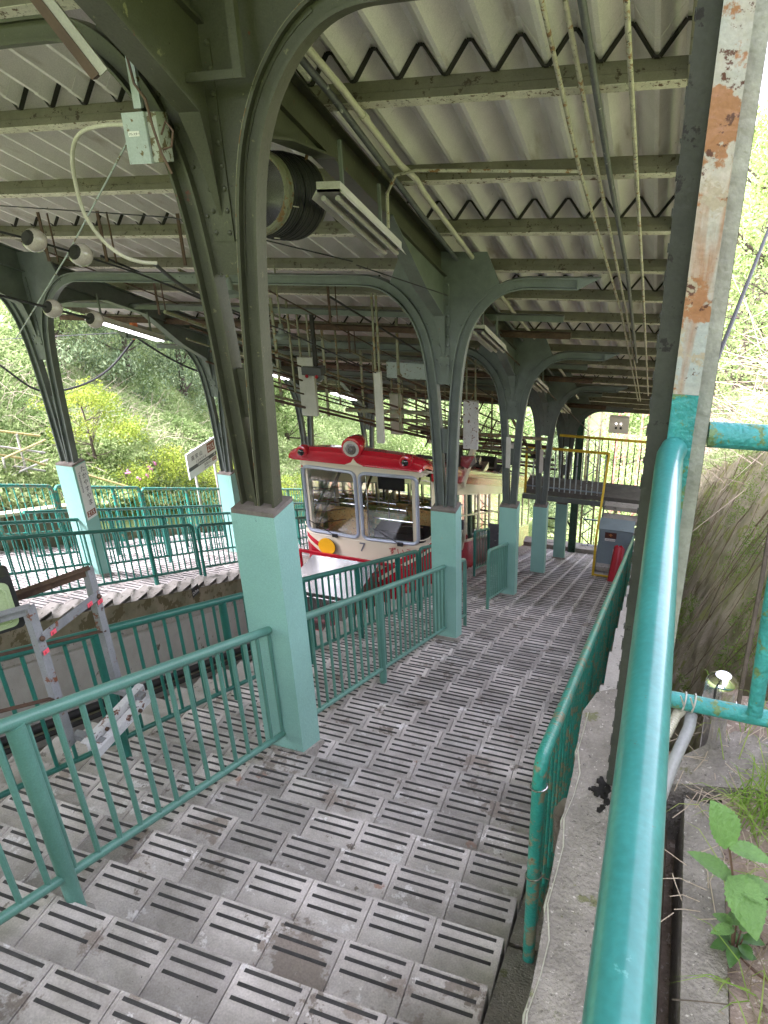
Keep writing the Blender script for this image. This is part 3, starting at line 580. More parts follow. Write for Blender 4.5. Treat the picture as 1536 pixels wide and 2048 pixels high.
# conduits and vent
b = MB(); b.tube([(.155, 1.60, .83), (.150, 1.56, .82), (.125, 1.49, .78), (.095, 1.40, .69), (.07, 1.25, .61), (.05, 1.0, .605)], .0145, 12)
tag(b.build('grey_conduit', [mat('grey_plastic_conduit', (.33, .33, .34), None, 5, .45)]), 'smooth grey plastic conduit tied under the weathered rail', 'conduit')
b = MB(); cp = [(.140, 1.62, .835), (.120, 1.59, .83), (.100, 1.54, .80), (.075, 1.46, .72), (.045, 1.35, .64)]; b.tube(cp, .011, 10)
for i in range(44):
    s_ = i/43*3.999; k = int(s_); p = Vector(cp[k]).lerp(Vector(cp[k+1]), s_-k); d = (Vector(cp[k+1])-Vector(cp[k])).normalized(); b.tube([p-d*.0012, p+d*.0012], .0128, 10)
tag(b.build('ribbed_conduit', [M['cpipe']]), 'cream ribbed conduit beside the smooth grey one', 'conduit')
t = thing('vent_pipe', 'shiny stainless vent pipe with domed cap under the rail', 'vent', (.245, 1.78, .58))
b = MB(); b.tube([(.245, 1.80, .35), (.235, 1.79, .70)], .030, 20); b.build('pipe', [M['chrome']], t)
b = MB(); b.tube([(.236, 1.79, .70), (.235, 1.79, .712), (.234, 1.789, .80), (.234, 1.789, .815), (.234, 1.789, .828)], .04, 20, rs=[.036, .042, .042, .036, .02]); b.build('cap', [M['chrome']], t)
b = MB(); b.tube([(.236, 1.79, .735), (.236, 1.79, .741)], .0445, 20); b.build('band', [M['steel']], t)
b = MB(); cp = [(-.185, 2.08, -.35), (-.19, 2.04, -.1), (-.16, 1.98, .02), (-.14, 1.9, .1)]; b.tube(cp, .016, 10)
for i in range(40):
    s_ = i/39*2.999; k = int(s_); p = Vector(cp[k]).lerp(Vector(cp[k+1]), s_-k); d = (Vector(cp[k+1])-Vector(cp[k])).normalized(); b.tube([p-d*.002, p+d*.002], .018, 10)
tag(b.build('ribbed_hose', [mat('tan_hose', (.2, .17, .13))]), 'tan ribbed hose squeezed between the bent end post and the kerb', 'hose')
b = MB(); b.tube([(.137, -.3, .39), (.136, 1.2, .395), (.14, 1.9, .42)], .008, 8); tag(b.build('thin_conduit', [M['vine']]), 'thin brown conduit lying in the narrow gap beside the kerb', 'conduit')
b = MB()
for dz in (0., .47): b.tube([(-.26+.03*math.cos(a), 2.0+.03*math.sin(a), -.42+dz+.006*math.cos(a)) for a in [i*math.pi/7 for i in range(15)]], .003, 6)
b.tube([(-.232, 2.0, -.42), (-.2, 2.02, -.45), (-.18, 2.07, -.44)], .003, 6)
tag(b.build('wire_tie', [M['steel']]), 'bare wire ties wound round the bent end post', 'wire')

# ================================================================== CABLE CAR
CX, CY = -4.71, 10.60
def carmat():
    m = bpy.data.materials.new('car_livery'); m.use_nodes = True; nt = m.node_tree; L = nt.links.new; b = nt.nodes['Principled BSDF']
    b.inputs['Roughness'].default_value = .25; b.inputs['Coat Weight'].default_value = .5; b.inputs['Coat Roughness'].default_value = .1
    g = _n(nt, 'ShaderNodeNewGeometry'); sx = _n(nt, 'ShaderNodeSeparateXYZ'); L(g.outputs['Position'], sx.inputs[0])
    def mt(op, a, c, d=None):
        n = _n(nt, 'ShaderNodeMath', operation=op)
        for i, q in enumerate((a, c, d)):
            if q is None: continue
            if isinstance(q, (int, float)): n.inputs[i].default_value = q
            else: L(q, n.inputs[i])
        return n.outputs[0]
    u = mt('ABSOLUTE', mt('SUBTRACT', sx.outputs[0], CX), 0); un = mt('DIVIDE', u, 1.2); c_ = mt('SUBTRACT', 1, un)
    side = mt('MAXIMUM', mt('SUBTRACT', sx.outputs[1], CY+.2), 0)
    drop = mt('MULTIPLY', mt('POWER', mt('MAXIMUM', c_, .0001), 1.15), .82)
    zc = mt('SUBTRACT', mt('SUBTRACT', -4.13, drop), mt('MULTIPLY', side, T))
    d = mt('SUBTRACT', zc, sx.outputs[2])                       # >0 below the line
    d = mt('MULTIPLY', d, mt('SUBTRACT', 1.0, mt('MULTIPLY', c_, .28)))
    s1 = mt('MULTIPLY', mt('GREATER_THAN', d, 0), mt('LESS_THAN', d, .105)); s2 = mt('GREATER_THAN', d, .175)
    f = mt('MAXIMUM', s1, s2); mx = _n(nt, 'ShaderNodeMix', data_type='RGBA'); L(f, mx.inputs[0]); mx.inputs[6].default_value = (.70, .62, .48, 1); mx.inputs[7].default_value = (.48, .012, .028, 1)
    nz = _n(nt, 'ShaderNodeTexNoise'); nz.inputs['Scale'].default_value = 2.5; L(g.outputs['Position'], nz.inputs[0]); mr = _n(nt, 'ShaderNodeMapRange'); mr.inputs[3].default_value = .88; mr.inputs[4].default_value = 1.08; L(nz.outputs[0], mr.inputs[0])
    vm = _n(nt, 'ShaderNodeVectorMath', operation='SCALE'); L(mx.outputs[2], vm.inputs[0]); L(mr.outputs[0], vm.inputs['Scale']); L(vm.outputs[0], b.inputs['Base Color'])
    return m
LIV = carmat()
car = thing('cable_car', 'cream and red cable car waiting in the pit, number 7 on its nose', 'cable car', (CX, CY, hz(0, CY, -1.4).z))
ZT, ZWT, ZWB, ZBOT = -2.68, -2.85, -4.085, -5.55
def zt(y): return ZT if y <= CY else ZT-T*(y-CY)-.06*min(1, (y-CY)/.8)               # front: body top, window top/bottom, body bottom
plan = [(-1.2, .50), (-1.2, .34), (-1.175, .20), (-1.12, .11), (-1.04, .065), (-.96, .045), (-.5, .012), (-.04, 0), (.04, 0), (.5, .012), (.96, .045), (1.04, .065), (1.12, .11), (1.175, .20), (1.2, .34), (1.2, .50)]
b = MB()
rows = [ZBOT, -5.0, -4.5, ZWB, -3.4, ZWT, ZT]
for i in range(len(plan)-1):
    (u0, v0), (u1, v1) = plan[i], plan[i+1]
    win = (i in (1, 2, 3)) or (i in (5, 6)) or (i in (8, 9)) or (i in (11, 12, 13))
    for j in range(len(rows)-1):
        z0, z1 = rows[j], rows[j+1]
        if win and ZWB <= z0 < ZWT: continue
        za, zb_ = min(z1, zt(CY+v0)), min(z1, zt(CY+v1)); z0a, z0b = min(z0, za), min(z0, zb_)
        b.add([(CX+u0, CY+v0, z0a), (CX+u1, CY+v1, z0b), (CX+u1, CY+v1, zb_), (CX+u0, CY+v0, za)], [(0, 1, 2, 3)], 0, True)
        b.add([(CX+u0*.97, CY+v0+.05, z0a), (CX+u1*.97, CY+v1+.05, z0b), (CX+u1*.97, CY+v1+.05, zb_), (CX+u0*.97, CY+v0+.05, za)], [(3, 2, 1, 0)], 1, True)
# remove duplicate verts for smooth shading
def build_welded(b, name, mats, parent, d=.0005):
    import bmesh
    o = b.build(name, mats, parent); bm = bmesh.new(); bm.from_mesh(o.data); bmesh.ops.remove_doubles(bm, verts=bm.verts, dist=d); bm.to_mesh(o.data); bm.free()
    o.data.set_sharp_from_angle(angle=R(50)); return o
build_welded(b, 'front_panel', [LIV, M['cream']], car)
def rrect(x0, x1, z0, z1, r, n=5):
    out = []
    for cx, cz, a0 in ((x1-r, z1-r, 0), (x0+r, z1-r, 90), (x0+r, z0+r, 180), (x1-r, z0+r, 270)):
        for k in range(n+1): a = R(a0+90*k/n); out.append((cx+r*math.cos(a), cz+r*math.sin(a)))
    return out
def yfront(u):
    for (a, va), (c, vc) in zip(plan[:-1], plan[1:]):
        if a <= u <= c and c > a: return va+(vc-va)*(u-a)/(c-a)
    return .3
for u0, u1 in ((-.955, -.045), (.045, .955)):
    rr = rrect(u0-.085 if u0 < 0 else u0-.0, u1 if u0 < 0 else u1+.085, ZWB-.01, ZWT+.01, .10)
    pts = [(CX+u, CY+yfront(u)-.012, z) for u, z in rr]; pts.append(pts[0]); pts.append(pts[1])
    b = MB(); b.tube(pts, .031, 8, caps=False); b.tube([Vector(p)+Vector((0, -.014, 0)) for p in pts], .014, 8, caps=False); fr = b.build('window_frame', [M['alu']], car)
    # fill between rounded frame and square opening, then the pane
    gl = MB(); rr2 = [(u, z) for u, z in rr]; gl.prism([(CX+u, CY+yfront(u)+.004, z) for u, z in rr2], (0, .004, 0)); gl.build('pane', [M['glass']], fr)
    wb = MB(); ux = u0+.35 if u0 < 0 else u1-.33; wb.beam((CX+ux+.1, CY-.03, ZWB-.01), (CX+ux-.38, CY-.025, ZWB+.22), .012, .01); wb.box(CX+ux+.06, CX+ux+.16, CY-.05, CY+.0, ZWB-.045, ZWB+.01)
    wb.build('wiper', [M['black']], fr)
for sg in (-1, 1):                                            # corner windows
    pl_ = [(sg*1.055, .073), (sg*1.12, .11), (sg*1.175, .20), (sg*1.197, .33)]
    b = MB(); lo = [(CX+u*1.004, CY+v-.004, ZWB+.05) for u, v in pl_]; hi = [(CX+u*1.004, CY+v-.004, min(ZWT-.03, zt(CY+v)-.17)) for u, v in pl_]
    b.tube(lo+hi[::-1]+[lo[0], lo[1]], .012, 6, caps=False); fr = b.build('window_frame', [M['cream']], car)
    g_ = MB(); n = len(pl_); g_.add(lo+hi, [(i, i+1, n+i+1, n+i) for i in range(n-1)]); g_.build('pane', [M['glass']], fr)
# body sides: sloping shell with parallelogram windows
LEN = 10.2; YS, YE = CY+.5, CY+LEN
for sg in (-1, 1):
    x = CX+sg*1.2; nb = 9; b = MB(); P = lambda y, d: (x, y, zt(y)-d); Q = lambda y, d: (x-sg*.04, y, zt(y)-d)
    ysp = [YS+(YE-YS)*i/nb for i in range(nb+1)]
    wt, wb_ = .36, 1.45
    fa = MB(); fa.add([(x+sg*.004, CY+.34, zt(CY+.34)-.16), (x+sg*.004, YE, zt(YE)-.20), (x+sg*.004, YE, zt(YE)+.05), (x+sg*.004, CY+.34, zt(CY+.34)+.04), (x+sg*.03, CY+.34, zt(CY+.34)-.16), (x+sg*.03, YE, zt(YE)-.20), (x+sg*.03, YE, zt(YE)+.05), (x+sg*.03, CY+.34, zt(CY+.34)+.04)], [(0, 1, 2, 3), (7, 6, 5, 4), (0, 4, 5, 1), (1, 5, 6, 2), (2, 6, 7, 3), (3, 7, 4, 0)] if sg < 0 else [(3, 2, 1, 0), (4, 5, 6, 7), (1, 5, 4, 0), (2, 6, 5, 1), (3, 7, 6, 2), (0, 4, 7, 3)]); fa.build('roof_fascia', [M['red']], car)
    for i in range(nb):
        a, c = ysp[i], ysp[i+1]; pil = .06
        for y0, y1, d0, d1 in ((a, c, 0, wt), (a, c, wb_, 3.0), (a, a+pil, wt, wb_), (c-pil, c, wt, wb_)):
            b.add([P(y0, d1), P(y1, d1), P(y1, d0), P(y0, d0)], [(0, 1, 2, 3)], 0); b.add([Q(y0, d1), Q(y1, d1), Q(y1, d0), Q(y0, d0)], [(3, 2, 1, 0)], 1)
    b.build('side_panel', [LIV, M['cream']], car)
    for i in range(nb):
        a, c = ysp[i]+.06, ysp[i+1]-.06; xx = x-sg*.02
        f = MB(); q = [(xx, a, zt(a)-wt), (xx, c, zt(c)-wt), (xx, c, zt(c)-wb_), (xx, a, zt(a)-wb_)]
        for k in range(4): f.beam(q[k], q[(k+1) % 4], .05, .03, 0, up=(1, 0, 0))
        m_ = lambda s_: [(xx, a, zt(a)-wt-(wb_-wt)*s_), (xx, c, zt(c)-wt-(wb_-wt)*s_)]
        f.beam(*m_(.45), .03, .03, 0, up=(1, 0, 0)); fr = f.build('side_window', [M['cream'] if sg > 0 else M['alu']], car)
        g_ = MB(); g_.add(q, [(0, 1, 2, 3)]); g_.build('pane', [M['glass']], fr)
# roof dome: cross-section lofted along the slope
def sec(y, zb, s, hgt, kf=0.):
    pts = []
    for i in range(21):
        a = math.pi*i/20; u = -math.cos(a); r_ = math.copysign(abs(u)**.75, u)
        pts.append((CX+1.235*s*r_, y, zb+hgt*(math.sin(a)**.62)))
    return pts
secs = [sec(CY-.085, ZT+.0, .93, .012), sec(CY-.11, ZT+.035, .975, .09), sec(CY-.09, ZT+.045, .99, .16), sec(CY-.0, ZT+.04, 1., .215), sec(CY+.22, zt(CY+.22)+.04, 1.01, .29), sec(CY+.5, zt(CY+.5)+.03, 1.01, .33), sec(CY+.9, zt(CY+.9)+.02, 1.01, .30), sec(YE, zt(YE)+.02, 1.01, .22)]
b = MB(); vs = [p for s_ in secs for p in s_]; fs = [(i*21+j, i*21+j+1, (i+1)*21+j+1, (i+1)*21+j) for i in range(len(secs)-1) for j in range(20)]
b.add(vs, fs, 0, True)
b.add([(p[0], p[1], p[2]) for p in secs[0]], [tuple(range(21))[::-1]], 0)
roof = b.build('roof', [M['red']], car)
b = MB()                                                     # drip band under the red roof, cream
pts = [(CX+u*1.012, CY+v-.015, zt(CY+v)+.01) for u, v in plan]; b.tube([(CX-1.21, YE, zt(YE))]+pts+[(CX+1.21, YE, zt(YE))], .022, 6); b.build('cornice', [M['cream']], car)
b = MB(); b.prism([(CX, CY-.118, ZT+.14), (CX-.05, CY-.118, ZT+.06), (CX-.16, CY-.112, ZT+.012), (CX+.16, CY-.112, ZT+.012), (CX+.05, CY-.118, ZT+.06)], (0, .02, 0)); b.build('nose_point', [M['cream']], roof)
# lamps on the roof
def lathe_y(c, prof_, m_, n=24): # profile (r,y)
    b = MB(); b.tube([(c[0], c[1]+yy, c[2]) for r_, yy in prof_], 1, n, rs=[r_ for r_, yy in prof_]); return b
hc = (CX+.0, CY-.14, ZT+.34)
hc = (CX, CY-.17, ZT+.335); hl = lathe_y(hc, [(.15, 0), (.178, .01), (.188, .04), (.185, .10), (.17, .2), (.13, .34), (.07, .46)], 0).build('headlight', [M['red']], car)
lathe_y((hc[0], hc[1]-.012, hc[2]), [(.139, 0), (.141, .014)], 0).build('rim', [M['white']], hl)
lathe_y((hc[0], hc[1]-.02, hc[2]), [(.098, 0), (.10, .01)], 0).build('lens', [M['chrome']], hl)
b = MB()
for k in range(9): b.beam((hc[0]-.06+.12*random.random(), hc[1]-.024, hc[2]-.07), (hc[0]-.06+.12*random.random(), hc[1]-.024, hc[2]+.07), .008, .006)
b.tube([(hc[0], hc[1]-.05, hc[2]-.005), (hc[0], hc[1]-.021, hc[2]-.005)], .035, 12, rs=[.02, .035]); b.build('bulb', [M['steel']], hl)
for u, dz in ((-.93, .17), (.93, .17)):
    c = (CX+u, CY-.17, ZT+dz+.015); q = lathe_y(c, [(.085, 0), (.105, .01), (.108, .05), (.10, .12), (.07, .2)], 0, 18).build('marker_lamp', [M['red']], car)
    lathe_y((c[0], c[1]-.006, c[2]), [(.078, 0), (.078, .02)], 0, 18).build('bezel', [M['red']], q)
    b = MB(); b.sphere((c[0], c[1]-.008, c[2]), .062, 14, 8, sq=(1, .6, 1)); b.build('lens', [mat('black_lens', (.01, .01, .012), (.01, .01, .012), 3, .08, coat=1.)], q)
b = MB()
for zz in (ZWB-.07, ): b.tube([(CX+u, CY+v-.008, zz) for u, v in plan[1:-1]], .007, 5)
b.build('waist_moulding', [M['cream']], car)
# emblem disc, number, name
b = MB(); b.tube([(CX-.66, CY-.075, -4.33), (CX-.66, CY-.060, -4.33)], .165, 28); dsc = b.build('round_badge', [M['disc']], car); b = MB(); b.tube([(CX-.655, CY-.058, -4.335), (CX-.655, CY-.052, -4.335)], .168, 28); b.build('rim', [M['black']], dsc)
b = MB(); b.beam((CX-.66, CY-.055, -4.33), (CX-.66, CY+.03, -4.33), .1, .1); b.build('bracket', [M['black']], dsc)
text('number_seven', '7', .25, mat('number_grey', (.16, .16, .19)), car, (CX-.05, CY-.006, -4.36), (1, .0, 0), (0, 0, 1), .006)
text('name_lettering', 'ずいうん', .155, M['redink'], car, (CX+.50, CY-.002, -4.33), (1, .07, 0), (0, 0, 1), .003, sx=.95)
# interior: floor steps, seats, poles, dash
b = MB()
for i in range(6):
    y0 = CY+.15+i*1.65; z = -5.34-i*1.65*T+.0; b.box(CX-1.14, CX+1.14, y0, y0+1.648, z-.2, z)
b.build('cabin_floor', [M['floorcar']], car)
for i in range(6):
    y0 = CY+.95+i*1.65; z = -5.20-i*1.65*T
    for (xa, xb, m_) in ((-1.1, -.28, 'seat_o' if i % 2 == 0 else 'seat_g'), (-.12, .55, 'seat_g' if i % 2 == 0 else 'seat_o'), (.60, 1.1, 'seat_o' if i % 2 == 0 else 'seat_g')):
        if i == 0 and xa > .5: y1 = y0+.25
        else: y1 = y0
        b = MB(); b.box(CX+xa, CX+xb, y1, y1+.10, z+.45, z+1.12); b.box(CX+xa, CX+xb, y1-.40, y1-.002, z+.30, z+.46); s_ = b.build('seat', [M[m_]], car)
        b = MB(); b.tube([(CX+xa+.03, y1+.05, z+1.05), (CX+xa+.03, y1+.05, z+1.19), (CX+xa+.07, y1+.05, z+1.22), (CX+xb-.07, y1+.05, z+1.22), (CX+xb-.03, y1+.05, z+1.19), (CX+xb-.03, y1+.05, z+1.05)], .012, 6); b.build('grab_bar', [M['chrome']], s_)
b = MB(); z = -5.30
b.tube([(CX+.62, CY+.30, z), (CX+.62, CY+.30, z+1.3), (CX+.68, CY+.30, z+1.38), (CX+1.05, CY+.30, z+1.4)], .014, 8); b.tube([(CX+.31, CY+.6, z), (CX+.31, CY+.6, ZWT+.1)], .014, 8); b.tube([(CX-.1, CY+.6, z), (CX-.1, CY+.6, ZWT+.1)], .014, 8)
for k in range(4): b.tube([(CX-.95, CY+.12, z+1.3+k*.22), (CX-.5, CY+.5, z+1.26+k*.22)], .008, 6)
b.tube([(CX+.1, CY+.35, z+1.45), (CX+.95, CY+.35, z+1.45)], .01, 6); b.build('cabin_poles', [M['chrome']], car)
b = MB(); b.box(CX+.2, CX+1.12, CY+.12, CY+.5, ZWB-.15, ZWB+.12); b.build('driver_console', [M['black']], car)
b = MB(); b.box(CX+.33, CX+.80, CY+.10, CY+.14, ZWT-.30, ZWT-.06); b.beam((CX+.42, CY+.12, ZWT-.3), (CX+.42, CY+.12, ZWT-.5), .03, .02); b.beam((CX+.7, CY+.12, ZWT-.3), (CX+.7, CY+.12, ZWT-.5), .03, .02); b.build('sun_visor', [M['black']], car)
for i in range(4):
    y0 = CY+1.2+i*1.65
    for sg in (-1, 1):
        b = MB(); b.beam((CX+sg*1.1, y0-1.0, -4.35-(y0-1.0-CY)*T), (CX+sg*1.1, y0+.6, -2.75-(y0+.6-CY)*T), .04, .05); b.build('diagonal_brace', [M['edge']], car)
# door gear on the visible side, mirror, blue sign
b = MB(); b.beam((CX+1.24, CY+2.2, -3.9), (CX+1.24, CY+3.3, -3.35), .07, .18); b.build('door_motor', [M['cream']], car)
b = MB(); b.prism([(CX+1.55, CY+1.9, -3.15), (CX+1.27, CY+1.95, -3.2), (CX+1.27, CY+1.95, -3.38), (CX+1.42, CY+1.9, -3.42), (CX+1.58, CY+1.9, -3.28)], (0, .04, 0)); b.build('mirror', [M['steel']], car)
b = MB(); b.box(CX+1.0, CX+1.13, CY+1.55, CY+1.57, -3.9, -3.45); b.build('notice_board', [M['blue']], car)
# equipment on the roof
for k, (y, sz) in enumerate(((CY+2.9, .22), (CY+4.6, .1), (CY+6.2, .17))):
    b = MB(); z = zt(y)+.42; b.tube([(CX+.5, y, z), (CX+1.0, y, z)], sz, 14); b.tube([(CX+.3, y-.1, z+.2), (CX+.5, y+.3, z+.75), (CX+.4, y+.1, z+.1)], .015, 6); b.box(CX+.4, CX+1.1, y-.4, y+.4, zt(y)+.1, zt(y)+.24); b.build('roof_equipment', [M['dark'] if k != 1 else M['steel']], car)
b = MB(); b.beam((CX+.95, YS, zt(YS)+.30), (CX+.95, YE, zt(YE)+.26), .12, .05); b.build('roof_walkway', [M['dark']], car)
# front load deck with red railings and stainless box
dk = thing('load_deck', 'red framed load deck coupled in front of the cable car', 'deck', (CX, CY-1.1, -5.5))
zd = -5.42
b = MB(); b.box(CX-1.2, CX+1.05, CY-1.65, CY-.15, zd-.10, zd); b.build('deck_floor', [M['redrail']], dk)
b = MB(); b.box(CX-1.2, CX+1.05, CY-1.70, CY-1.66, zd-.45, zd+.02); b.build('front_beam', [M['redrail']], dk)
b = MB(); b.box(CX-1.0, CX-.2, CY-1.66, CY-1.2, zd-1.1, zd-.46); b.box(CX+.1, CX+.75, CY-1.62, CY-1.2, zd-1.0, zd-.46); b.build('under_gear', [M['black']], dk)
for zz in (zd+.42, zd+.85, zd+.2):
    b = MB()
    for pq in (((-1.2, -1.66), (1.05, -1.66)), ((-1.2, -1.66), (-1.2, -.1)), ((1.05, -1.66), (1.05, -.1))):
        if zz > zd+.8 and pq[0][1] == pq[1][1]: continue
        b.beam((CX+pq[0][0], CY+pq[0][1], zz), (CX+pq[1][0], CY+pq[1][1], zz), .035, .05)
    b.build('side_rail', [M['redrail']], dk)
b = MB(); b.beam((CX-1.2, CY-.12, -4.46), (CX+1.05, CY-.12, -4.50), .035, .05); b.build('rear_rail', [M['redrail']], dk)
for (u, v, hh) in ((-1.2, -1.66, .5), (-1.2, -.1, .95), (1.05, -1.66, .5), (1.05, -.1, .95), (-.1, -1.66, .5), (-1.2, -.9, .9), (1.05, -.9, .9)):
    b = MB(); b.beam((CX+u, CY+v, zd), (CX+u, CY+v, zd+hh), .05, .05); b.build('stanchion', [M['redrail']], dk)
bx = thing('steel_box', 'shiny stainless steel chest standing on the red deck', 'chest', (CX-.15, CY-1.0, zd))
x0, x1, y0, y1, z0, z1 = CX-.755, CX+.455, CY-1.52, CY-.42, zd+.03, -4.33
b = MB(); b.box(x0, x1, y0, y1, z0, z1-.03); b.box(x0+.02, x0+.45, y0-.012, y0-.001, z1-.5, z1-.1); b.box(x0+.5, x1-.03, y0-.012, y0-.001, z1-.5, z1-.1); b.build('body', [M['steel']], bx)
b = MB(); b.box(x0-.02, x1+.02, y0-.03, y1+.01, z1-.028, z1); b.box(x0+.35, x0+.75, y0+.45, y0+.52, z1+.0005, z1+.004, 1); b.build('lid', [M['steel'], M['signwhite']], bx)
b = MB(); b.tube([(x1+.001, y1-.1, z1-.1), (x1+.09, y1-.1, z1-.1), (x1+.09, y1-.1, z1-.3), (x1+.001, y1-.1, z1-.3)], .012, 6); b.build('handle', [M['dark']], bx)
b = MB(); b.box(x1+.0, x1+.003, y0+.1, y1-.2, z1-.4, z1-.08); b.build('side_panel', [M['brownsteel']], bx)
# rope hank on the car side, slanted green gate by the door
b = MB()
for k in range(7): r_ = .08+.02*random.random(); b.tube([(CX+1.23+.01*k, CY+2.0+r_*math.cos(a)+.02*math.sin(3*a), -5.0-.18*math.sin(a)*(1+.2*random.random())) for a in [i*math.pi/8 for i in range(17)]], .012, 6, i if False else 0)
tag(b.build('rope_hank', [mat('pale_rope', (.5, .47, .35))]), 'pale rope hank hanging on the side of the cable car', 'rope')
gt = thing('slanted_gate', 'green slanted barrier frame standing by the cable car door', 'gate', hz(-3.0, 9.6))
for k, (y, hh) in enumerate(((10.05, 1.0), (10.17, 1.1), (10.30, 1.25), (10.42, 1.5))):
    b = MB(); b.tube([hz(-2.95, y, -.05), hz(-2.95, y, hh)], .028 if k in (0, 3) else .015, 8); b.build('upright', [M['rail_dk']], gt)
b = MB(); b.tube([hz(-2.95, 10.05, 1.0), hz(-2.95, 10.20, 1.3), hz(-2.95, 10.42, 1.95)], .028, 8); b.build('slanted_bar', [M['rail_dk']], gt)
b = MB(); b.tube([hz(-2.95, 10.42, -.05), hz(-2.95, 10.44, 1.9)], .032, 8); b.build('tall_bar', [M['rail_dk']], gt)

# ================================================================== LAMPS, PIPES AND GEAR UNDER THE ROOF
def S_(x, y, h): return hz(x, y, h)
def tubelamp(x, y0, y1, h, label, lit=False):
    t = thing('tube_lamp', label, 'tube lamp', S_(x, y0, h), 'twin fluorescent lamps under the canopy')
    b = MB(); b.sbox(x-.075, x+.075, y0, y1, h+.045, h+.10); b.prism([S_(x-.11, y0+.0, h+.01), S_(x-.075, y0, h+.06), S_(x+.075, y0, h+.06), S_(x+.11, y0, h+.01), S_(x+.07, y0, h+.045), S_(x-.07, y0, h+.045)], (0, y1-y0, -T*(y1-y0))); b.build('housing', [M['white']], t)
    for dx in (-.045, .045): b = MB(); b.tube([S_(x+dx, y0+.02, h+.02), S_(x+dx, y1-.02, h+.02)], .016, 10); b.build('fluorescent_tube', [M['tube_lit'] if lit else M['white']], t)
    for yy in (y0+.2, y1-.2): b = MB(); b.beam(S_(x, yy, h+.1), S_(x, yy, 4.16), .02, .02); b.build('hanger_rod', [M['greyteal']], t)
tubelamp(-1.93, 4.22, 5.22, 3.76, 'white twin tube lamp right of the cable coil')
tubelamp(-1.93, 7.75, 8.85, 3.76, 'white twin tube lamp past the second right column')
tubelamp(-1.93, 11.3, 12.4, 3.76, 'white twin tube lamp past the third right column')
tubelamp(-1.93, 14.6, 15.7, 3.76, 'white twin tube lamp past the fourth right column')
tubelamp(-7.12, 7.85, 9.2, 3.76, 'lit tube lamp hanging over the left platform beside the insulators', True)
tubelamp(-7.12, 11.7, 12.9, 3.76, 'lit tube lamp over the left platform, seen left of the car', True)
tubelamp(-7.12, 15.0, 16.2, 3.76, 'farthest lit tube lamp over the left platform', True)
def pipe(nm, label, pts, r, m, grp='pipes running down under the canopy', cat='pipe', n=10):
    b = MB(); b.tube(pts, r, n); return tag(b.build(nm, [m]), label, cat, grp)
def joints(t, pts, r, m):
    b = MB(); 
    for p, q in pts: b.tube([p, q], r, 10)
    o = b.build('coupling', [m], t); return o
pipe('thin_pipe', 'leftmost flaking white pipe of the pair under the right purlins', [S_(-.68, 2.2, 4.36), S_(-.68, 5.4, 4.34), S_(-.58, 9, 4.34), S_(-.55, 17, 4.32)], .0125, M['wpipe'])
pipe('thin_pipe', 'rusty flaking pipe of the pair, just right of its twin', [S_(-.60, 2.2, 4.36), S_(-.57, 5.4, 4.34), S_(-.52, 9, 4.33), S_(-.50, 17, 4.32)], .013, M['wpipe'])
pipe('grey_pipe', 'flaking dark grey pipe right of the rusty pair', [S_(-.535, 2.2, 4.36), S_(-.50, 5.4, 4.34), S_(-.46, 7.5, 4.34), S_(-.47, 12, 4.3)], .019, M['gpipe'])
pipe('thin_pipe', 'rightmost pale pipe under the canopy near the rusty post', [S_(-.345, 2.2, 4.36), S_(-.33, 7.6, 4.34), S_(-.33, 16, 4.32)], .0135, M['wpipe'])
CREAM = pipe('cream_pipe', 'thick cream pipe with a joggle running down over the right platform', [S_(-1.93, 2.3, 4.35), S_(-1.84, 4.3, 4.35), S_(-1.845, 5.2, 4.35), S_(-1.80, 5.42, 4.34), S_(-1.81, 5.6, 4.33), S_(-1.84, 9, 4.33), S_(-1.80, 13.6, 4.33), S_(-1.72, 14.0, 4.2), S_(-1.70, 15.5, 4.1)], .021, M['cpipe'], n=14)
pipe('grey_pipe', 'striped grey conduit left of the thick cream pipe', [S_(-2.0, 2.6, 4.36), S_(-1.95, 3.5, 4.36), S_(-1.92, 4.3, 4.34), S_(-1.96, 6, 4.32), S_(-2.0, 9, 4.3), S_(-1.95, 15, 4.25)], .021, M['gpipe'])
for y in (4.6, 6.7, 8.8, 10.9): b = MB(); b.tube([S_(-1.84, y-.03, 4.35), S_(-1.84, y+.03, 4.35)], .027, 12); b.build('coupling', [M['cpipe']], CREAM)
pipe('branch_pipe', 'thin cream pipe crossing from the girder along the second purlin', [S_(-1.98, 5.30, 3.98), S_(-1.97, 5.28, 4.2), S_(-1.90, 5.27, 4.31), S_(-1.75, 5.26, 4.33), S_(-.68, 5.36, 4.33)], .011, M['wpipe'])
# cable coil with drum
t = thing('cable_coil', 'big coil of black cable on a steel drum hanging by the girder', 'cable coil', (-2.42, 4.5, 1.7), None)
c0 = Vector((-2.42, 4.26, 1.905)); ax = Vector((.13, .98, -.16)).normalized()
def ring(bb, s_, r_, rr, mi=0, n=36): 
    u = ax.cross(Vector((0, 0, 1))).normalized(); w = ax.cross(u); c = c0+ax*s_
    p = [c+(u*math.cos(2*math.pi*i/n)+w*math.sin(2*math.pi*i/n))*r_ for i in range(n)]; bb.tube(p+[p[0], p[1]], rr, 6, mi, caps=False)
b = MB()
for i in range(15): ring(b, .06+i*.021+(.012 if i > 4 else 0), .232+(.012 if i > 4 else 0)+.003*math.sin(i*2), .0125)
b.build('winding', [M['black']], t)
b = MB(); pr_ = [c0+ax*.0, c0+ax*.38]; b.tube(pr_, .208, 36, caps=False); b.tube([c0+ax*.379, c0+ax*.381], .208, 30); b.build('drum', [M['steel']], t)
b = MB(); ring(b, .0, .222, .018); ring(b, .035, .228, .014); ring(b, .40, .235, .014); b.build('drum_rim', [M['edge']], t)
